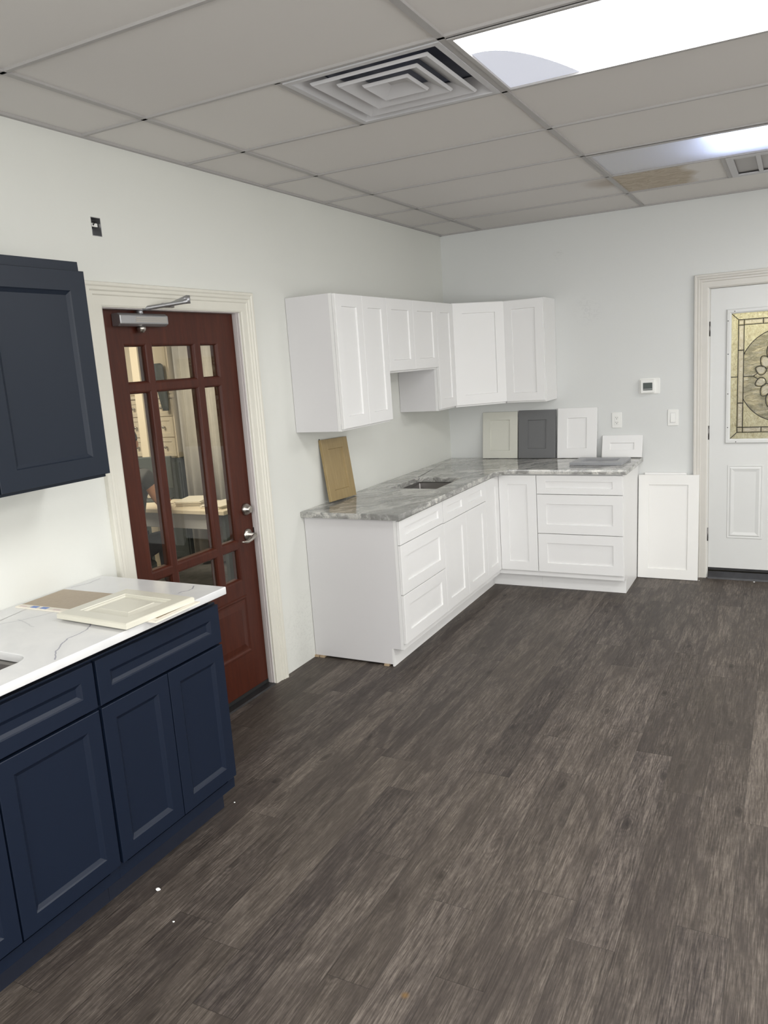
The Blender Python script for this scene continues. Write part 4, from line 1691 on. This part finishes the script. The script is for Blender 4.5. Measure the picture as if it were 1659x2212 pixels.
# cream hutch over a dark credenza; local frame facing -y
t = thing('credenza', 'dark grey-green credenza under the cream hutch, seen through the red door', 'cabinet', (-2.43, -.60, 0), PI)
b = MB(); b.box(0, .72, -.42, 0, 0, .985); b.build('body', 'office_dark', t, .003)
b = MB(); b.box(-.004, .724, -.43, .012, .985, 1.005); b.build('top', 'office_dark', t, .003)
for xa in (.01, .365):
    b = MB(); b.rings(xa, xa + .345, .06, .96, shaker_prof(.0, .018, .05)); b.build('door', 'office_dark', t)
t = thing('hutch', 'cream hutch with two drawers and a panelled door, seen through the red door', 'cabinet', (-2.43, -.62, 1.006), PI)
b = MB(); b.box(0, .70, -.38, 0, 0, 1.25); b.build('body', 'office_cream', t, .002)
b = MB(); b.box(-.015, .715, -.39, .03, 1.25, 1.31); b.build('cornice', 'office_cream', t, .008)
b = MB(); b.box(-.01, .71, -.02, .03, .545, .575); b.build('ledge', 'office_cream', t, .006)
for xa in (.012, .355):
    for za, zb in ((.015, .185), (.192, .375), (.382, .535)):
        b = MB(); b.rings(xa, xa + .333, za, zb, shaker_prof(.0, .018, .035)); d_ = b.build('drawer_front', 'office_cream', t)
        b = MB(); b.lathe([(.006, .016), (.006, .03), (.013, .036), (.011, .046), (.001, .048)], c=(xa + .10, 0, (za + zb) / 2)); b.build('knob', 'satin_nickel', d_)
    b = MB(); b.rings(xa, xa + .333, .585, 1.24, shaker_prof(.0, .018, .05)); b.build('door', 'office_cream', t)
# dark garment hung on the hutch
b = MB()
prev = None
n = 28
for j, (z, hw, dp) in enumerate(((1.86, .055, .012), (1.845, .070, .020), (1.79, .068, .022), (1.74, .062, .026), (1.68, .060, .022), (1.62, .050, .026), (1.55, .046, .022), (1.48, .036, .020), (1.44, .030, .014))):
    ring = []
    for k in range(n):
        th = 2 * PI * k / n
        f_ = 1 + .10 * math.sin(5 * th + j)
        ring.append(b.v((-2.485 + .012 * (j - 4) * .7 + hw * math.cos(th) * f_, -.690 + dp * math.sin(th) * f_, z)))
    if prev:
        for k in range(n):
            f = b.bm.faces.new([prev[k], prev[(k + 1) % n], ring[(k + 1) % n], ring[k]])
            f.smooth = True
    else:
        b.bm.faces.new(ring)
    prev = ring
b.bm.faces.new(prev)
tag(b.build('folded_garment', 'office_dark'), 'dark folded garment hanging in front of the cream hutch', 'garment')
# column in front
t = thing('column', 'cream square column seen through the top left pane of the red door', 'column', (-2.37, -1.05, 0))
b = MB(); b.box(-.042, .042, -.042, .042, .12, 2.5); b.build('shaft', 'office_cream', t, .006)
b = MB(); b.box(-.07, .07, -.07, .07, 0, .12); b.build('plinth', 'office_cream', t, .006)
b = MB(); b.box(-.07, .07, -.07, .07, 2.5, 2.60); b.build('capital', 'office_cream', t, .006)
# taupe curtain
b = MB()
n = 90
cu0, cu1 = -2.40, -1.35
yc = -.60
A, B = [], []
for k in range(n + 1):
    u_ = k / n
    x = cu0 + (cu1 - cu0) * u_
    y = yc + .035 * math.sin(u_ * 44) + .015 * math.sin(u_ * 19 + 1)
    A.append(b.v((x, y, .03)))
    B.append(b.v((x, y, 2.45)))
for k in range(n):
    f = b.bm.faces.new([A[k], A[k + 1], B[k + 1], B[k]])
    f.smooth = True
o = b.build('curtain', 'curtain', fix=False)
md = o.modifiers.new('thick', 'SOLIDIFY'); md.thickness = .003
tag(o, 'taupe pleated curtain behind the red door', 'curtain')
b = MB(); b.tube([(cu0 - .1, yc, 2.47), (cu1 + .1, yc, 2.47)], .014, 12)
tag(b.build('curtain_rod', 'satin_nickel'), 'metal rod carrying the taupe curtain', 'curtain rod')
# desk
t = thing('desk', 'cream-topped desk with dark panels seen through the red door', 'desk', (-1.85, -1.50, 0))
b = MB(); b.box(-.55, .75, -.18, .24, .72, .75); b.build('desktop', 'office_cream', t, .003)
for xa in (-.52, .70):
    b = MB(); b.box(xa, xa + .03, -.15, .21, 0, .72); b.build('side_panel', 'office_dark', t)
b = MB(); b.box(-.10, .60, -.14, .20, .60, .719); b.build('drawer', 'vent_paint', t, .003)
rr = random.Random(5)
for k, (x, y, a, nsh) in enumerate(((-1.58, -1.43, .3, 7), (-1.27, -1.46, -.1, 4), (-2.3, -1.46, .15, 3))):
    b = MB()
    for j in range(nsh):
        dx, dy = rr.uniform(-.01, .01), rr.uniform(-.01, .01)
        b.box(-.105 + dx, .105 + dx, -.14 + dy, .14 + dy, j * .006, j * .006 + .005)
    o = b.build('paper_stack', 'paper')
    o.location = (x, y, .7505)
    o.rotation_euler = (0, 0, a)
    tag(o, ['thick stack of papers on the desk by the person\'s elbow', 'thin papers at the right end of the desk', 'thin papers at the left end of the desk'][k], 'papers')
# monitor
t = thing('monitor', 'black monitor standing on the office desk', 'monitor', (-2.05, -1.36, .7505), math.radians(20))
b = MB(); b.box(-.12, .12, -.08, .08, 0, .012).cyl((0, 0, .012), (0, .01, .16), .02); b.build('stand', 'office_dark', t)
b = MB(); b.box(-.17, .17, -.02, .015, .10, .36); b.build('screen', 'office_dark', t, .006)
# dark high-backed chair
t = thing('office_chair', 'dark grey high-backed office chair left of the desk', 'chair', (-3.05, -1.45, 0), math.radians(25))
b = MB(); b.box(-.25, .25, -.25, .25, .44, .52); b.build('seat', 'office_dark', t, .03, 3)
b = MB(); b.box(-.24, .24, .20, .28, .56, 1.10); b.build('backrest', 'office_dark', t, .03, 3)
b = MB(); b.cyl((0, 0, .08), (0, 0, .44), .03); b.build('post', 'aluminium', t)
b = MB()
for k in range(5):
    a = 2 * PI * k / 5
    b.tube([(0, 0, .09), (.28 * math.cos(a), .28 * math.sin(a), .06)], .018, 8)
    b.cyl((.28 * math.cos(a) - .02, .28 * math.sin(a), .03), (.28 * math.cos(a) + .02, .28 * math.sin(a), .03), .03)
b.build('base', 'office_dark', t)


# seated person, seen through the left panes
def skin_obj(name, verts, edges, radii, mat, parent, lev=2):
    me_ = bpy.data.meshes.new(name)
    me_.from_pydata(verts, edges, [])
    o_ = bpy.data.objects.new(name, me_)
    COL.objects.link(o_)
    md_ = o_.modifiers.new('skin', 'SKIN')
    for i, r in enumerate(radii):
        rv = me_.skin_vertices[0].data[i]
        rv.radius = r if isinstance(r, tuple) else (r, r)
        rv.use_root = (i == 0)
    ss = o_.modifiers.new('sub', 'SUBSURF')
    ss.levels = lev
    ss.render_levels = lev
    bpy.context.view_layer.update()
    dg = bpy.context.evaluated_depsgraph_get()
    me2 = bpy.data.meshes.new_from_object(o_.evaluated_get(dg))
    bpy.data.objects.remove(o_)
    me2.materials.clear()
    me2.materials.append(MATS[mat])
    for p in me2.polygons:
        p.use_smooth = True
    o2_ = bpy.data.objects.new(name, me2)
    COL.objects.link(o2_)
    if parent:
        o2_.parent = parent
    return o2_


PXY = (-1.78, -1.98)
t = thing('person', 'person in a dark t-shirt seated at the desk, bare arm on it', 'person', (PXY[0], PXY[1], 0), math.radians(20))
# local: facing +y (towards the desk), seat height .45
V = [(0, 0, .50), (0, .01, .66), (0, .04, .84), (0, .09, 1.00), (0, .12, 1.09), (0, .145, 1.17), (0, .165, 1.24), (0, .17, 1.31),
     (-.17, .08, 1.03), (-.24, .13, .90), (-.26, .20, .785), (-.16, .36, .785), (-.11, .42, .785),
     (.17, .08, 1.03), (.23, .10, .88), (.25, .18, .785), (.17, .36, .785), (.12, .42, .785),
     (-.10, .02, .50), (-.12, .40, .50), (-.12, .42, .10), (-.12, .52, .04),
     (.10, .02, .50), (.12, .40, .50), (.12, .42, .10), (.12, .52, .04)]
E = [(0, 1), (1, 2), (2, 3), (3, 4), (4, 5), (5, 6), (6, 7), (3, 8), (8, 9), (9, 10), (10, 11), (11, 12), (3, 13), (13, 14), (14, 15), (15, 16), (16, 17),
     (0, 18), (18, 19), (19, 20), (20, 21), (0, 22), (22, 23), (23, 24), (24, 25)]
R = [(.14, .10), (.13, .095), (.15, .10), (.15, .09), .055, .06, .088, .075, .055, .05, .042, .032, .03, .055, .05, .042, .032, .03,
     .085, .065, .045, .035, .085, .065, .045, .035]
for s_, hb_ in ((-1, 12), (1, 17)):
    px0 = V[hb_]
    for k, (dx, ln) in enumerate(((-.024, .060), (-.008, .070), (.009, .066), (.024, .052))):
        V += [(px0[0] + dx, px0[1] + .035, px0[2]), (px0[0] + dx * 1.3, px0[1] + .035 + ln * .6, px0[2] + .004), (px0[0] + dx * 1.4, px0[1] + .035 + ln, px0[2] - .010)]
        n0 = len(V) - 3
        E += [(hb_, n0), (n0, n0 + 1), (n0 + 1, n0 + 2)]
        R += [.0095, .009, .0075]
    V += [(px0[0] - s_ * .032, px0[1] + .005, px0[2]), (px0[0] - s_ * .050, px0[1] + .040, px0[2] - .004)]
    n0 = len(V) - 2
    E += [(hb_, n0), (n0, n0 + 1)]
    R += [.011, .009]
body = skin_obj('body', V, E, R, 'skin', t)
TV = [(0, 0, .50), (0, .01, .66), (0, .04, .84), (0, .09, 1.00), (0, .115, 1.07), (-.17, .08, 1.03), (-.225, .115, .93), (.17, .08, 1.03), (.215, .09, .93)]
TE = [(0, 1), (1, 2), (2, 3), (3, 4), (3, 5), (5, 6), (3, 7), (7, 8)]
skin_obj('shirt', TV, TE, [(.155, .115), (.148, .11), (.165, .115), (.165, .105), .062, .068, .066, .068, .066], 'shirt', t)
PV = [(0, 0, .50), (-.10, .02, .50), (-.12, .40, .50), (-.12, .42, .12), (.10, .02, .50), (.12, .40, .50), (.12, .42, .12)]
skin_obj('trousers', PV, [(0, 1), (1, 2), (2, 3), (0, 4), (4, 5), (5, 6)], [(.15, .11), .098, .076, .06, .098, .076, .06], 'trousers', t)
bm = bmesh.new()
bmesh.ops.create_uvsphere(bm, u_segments=20, v_segments=14, radius=1)
for v in bm.verts:
    v.co = Vector((v.co.x * .098, v.co.y * .108 - (.01 if v.co.z < 0 else 0), v.co.z * .10))
    if v.co.y > .03 and v.co.z < .045:
        v.co.y = .03
me = bpy.data.meshes.new('hair'); bm.to_mesh(me); bm.free(); me.materials.append(MATS['hair'])
for p in me.polygons: p.use_smooth = True
o = bpy.data.objects.new('hair', me); COL.objects.link(o); o.parent = t; o.location = (0, .155, 1.305)
for nm, (cx_, cy_, cz_, sx_, sy_, sz_) in (('nose', (0, .262, 1.262, .014, .018, .022)), ('ear', (-.092, .165, 1.265, .010, .018, .028)), ('ear', (.092, .165, 1.265, .010, .018, .028)), ('mouth', (0, .252, 1.225, .024, .008, .007))):
    bm = bmesh.new()
    bmesh.ops.create_uvsphere(bm, u_segments=12, v_segments=8, radius=1)
    for v in bm.verts:
        v.co = Vector((v.co.x * sx_ + cx_, v.co.y * sy_ + cy_, v.co.z * sz_ + cz_))
    me = bpy.data.meshes.new(nm); bm.to_mesh(me); bm.free(); me.materials.append(MATS['skin'])
    for p in me.polygons: p.use_smooth = True
    o = bpy.data.objects.new(nm, me); COL.objects.link(o); o.parent = t
# stool under the person
t = thing('stool', 'dark stool under the seated person', 'stool', (PXY[0], PXY[1], 0))
b = MB(); b.cyl((0, 0, .34), (0, 0, .39), .19, n=28); b.build('seat', 'office_dark', t, .01)
for k in range(4):
    a = PI / 4 + k * PI / 2
    b = MB(); b.tube([(.12 * math.cos(a), .12 * math.sin(a), .34), (.17 * math.cos(a), .17 * math.sin(a), 0)], .012, 8); b.build('leg', 'aluminium', t)

# ------------------------------------------------------------------ unseen box added behind the white door to make its glass look warm
b = MB(); b.box(1.7, 3.3, .12, 1.5, -.02, 0); struct(b.build('floor_backdrop', 'carpet'))
b = MB()
b.box(1.6, 1.7, .12, 1.5, 0, H).box(3.3, 3.4, .12, 1.5, 0, H).box(1.6, 3.4, 1.5, 1.6, 0, H).box(1.6, 3.4, .12, 1.5, H, H + .02)
struct(b.build('wall_backdrop', 'glass_backdrop_paint'))
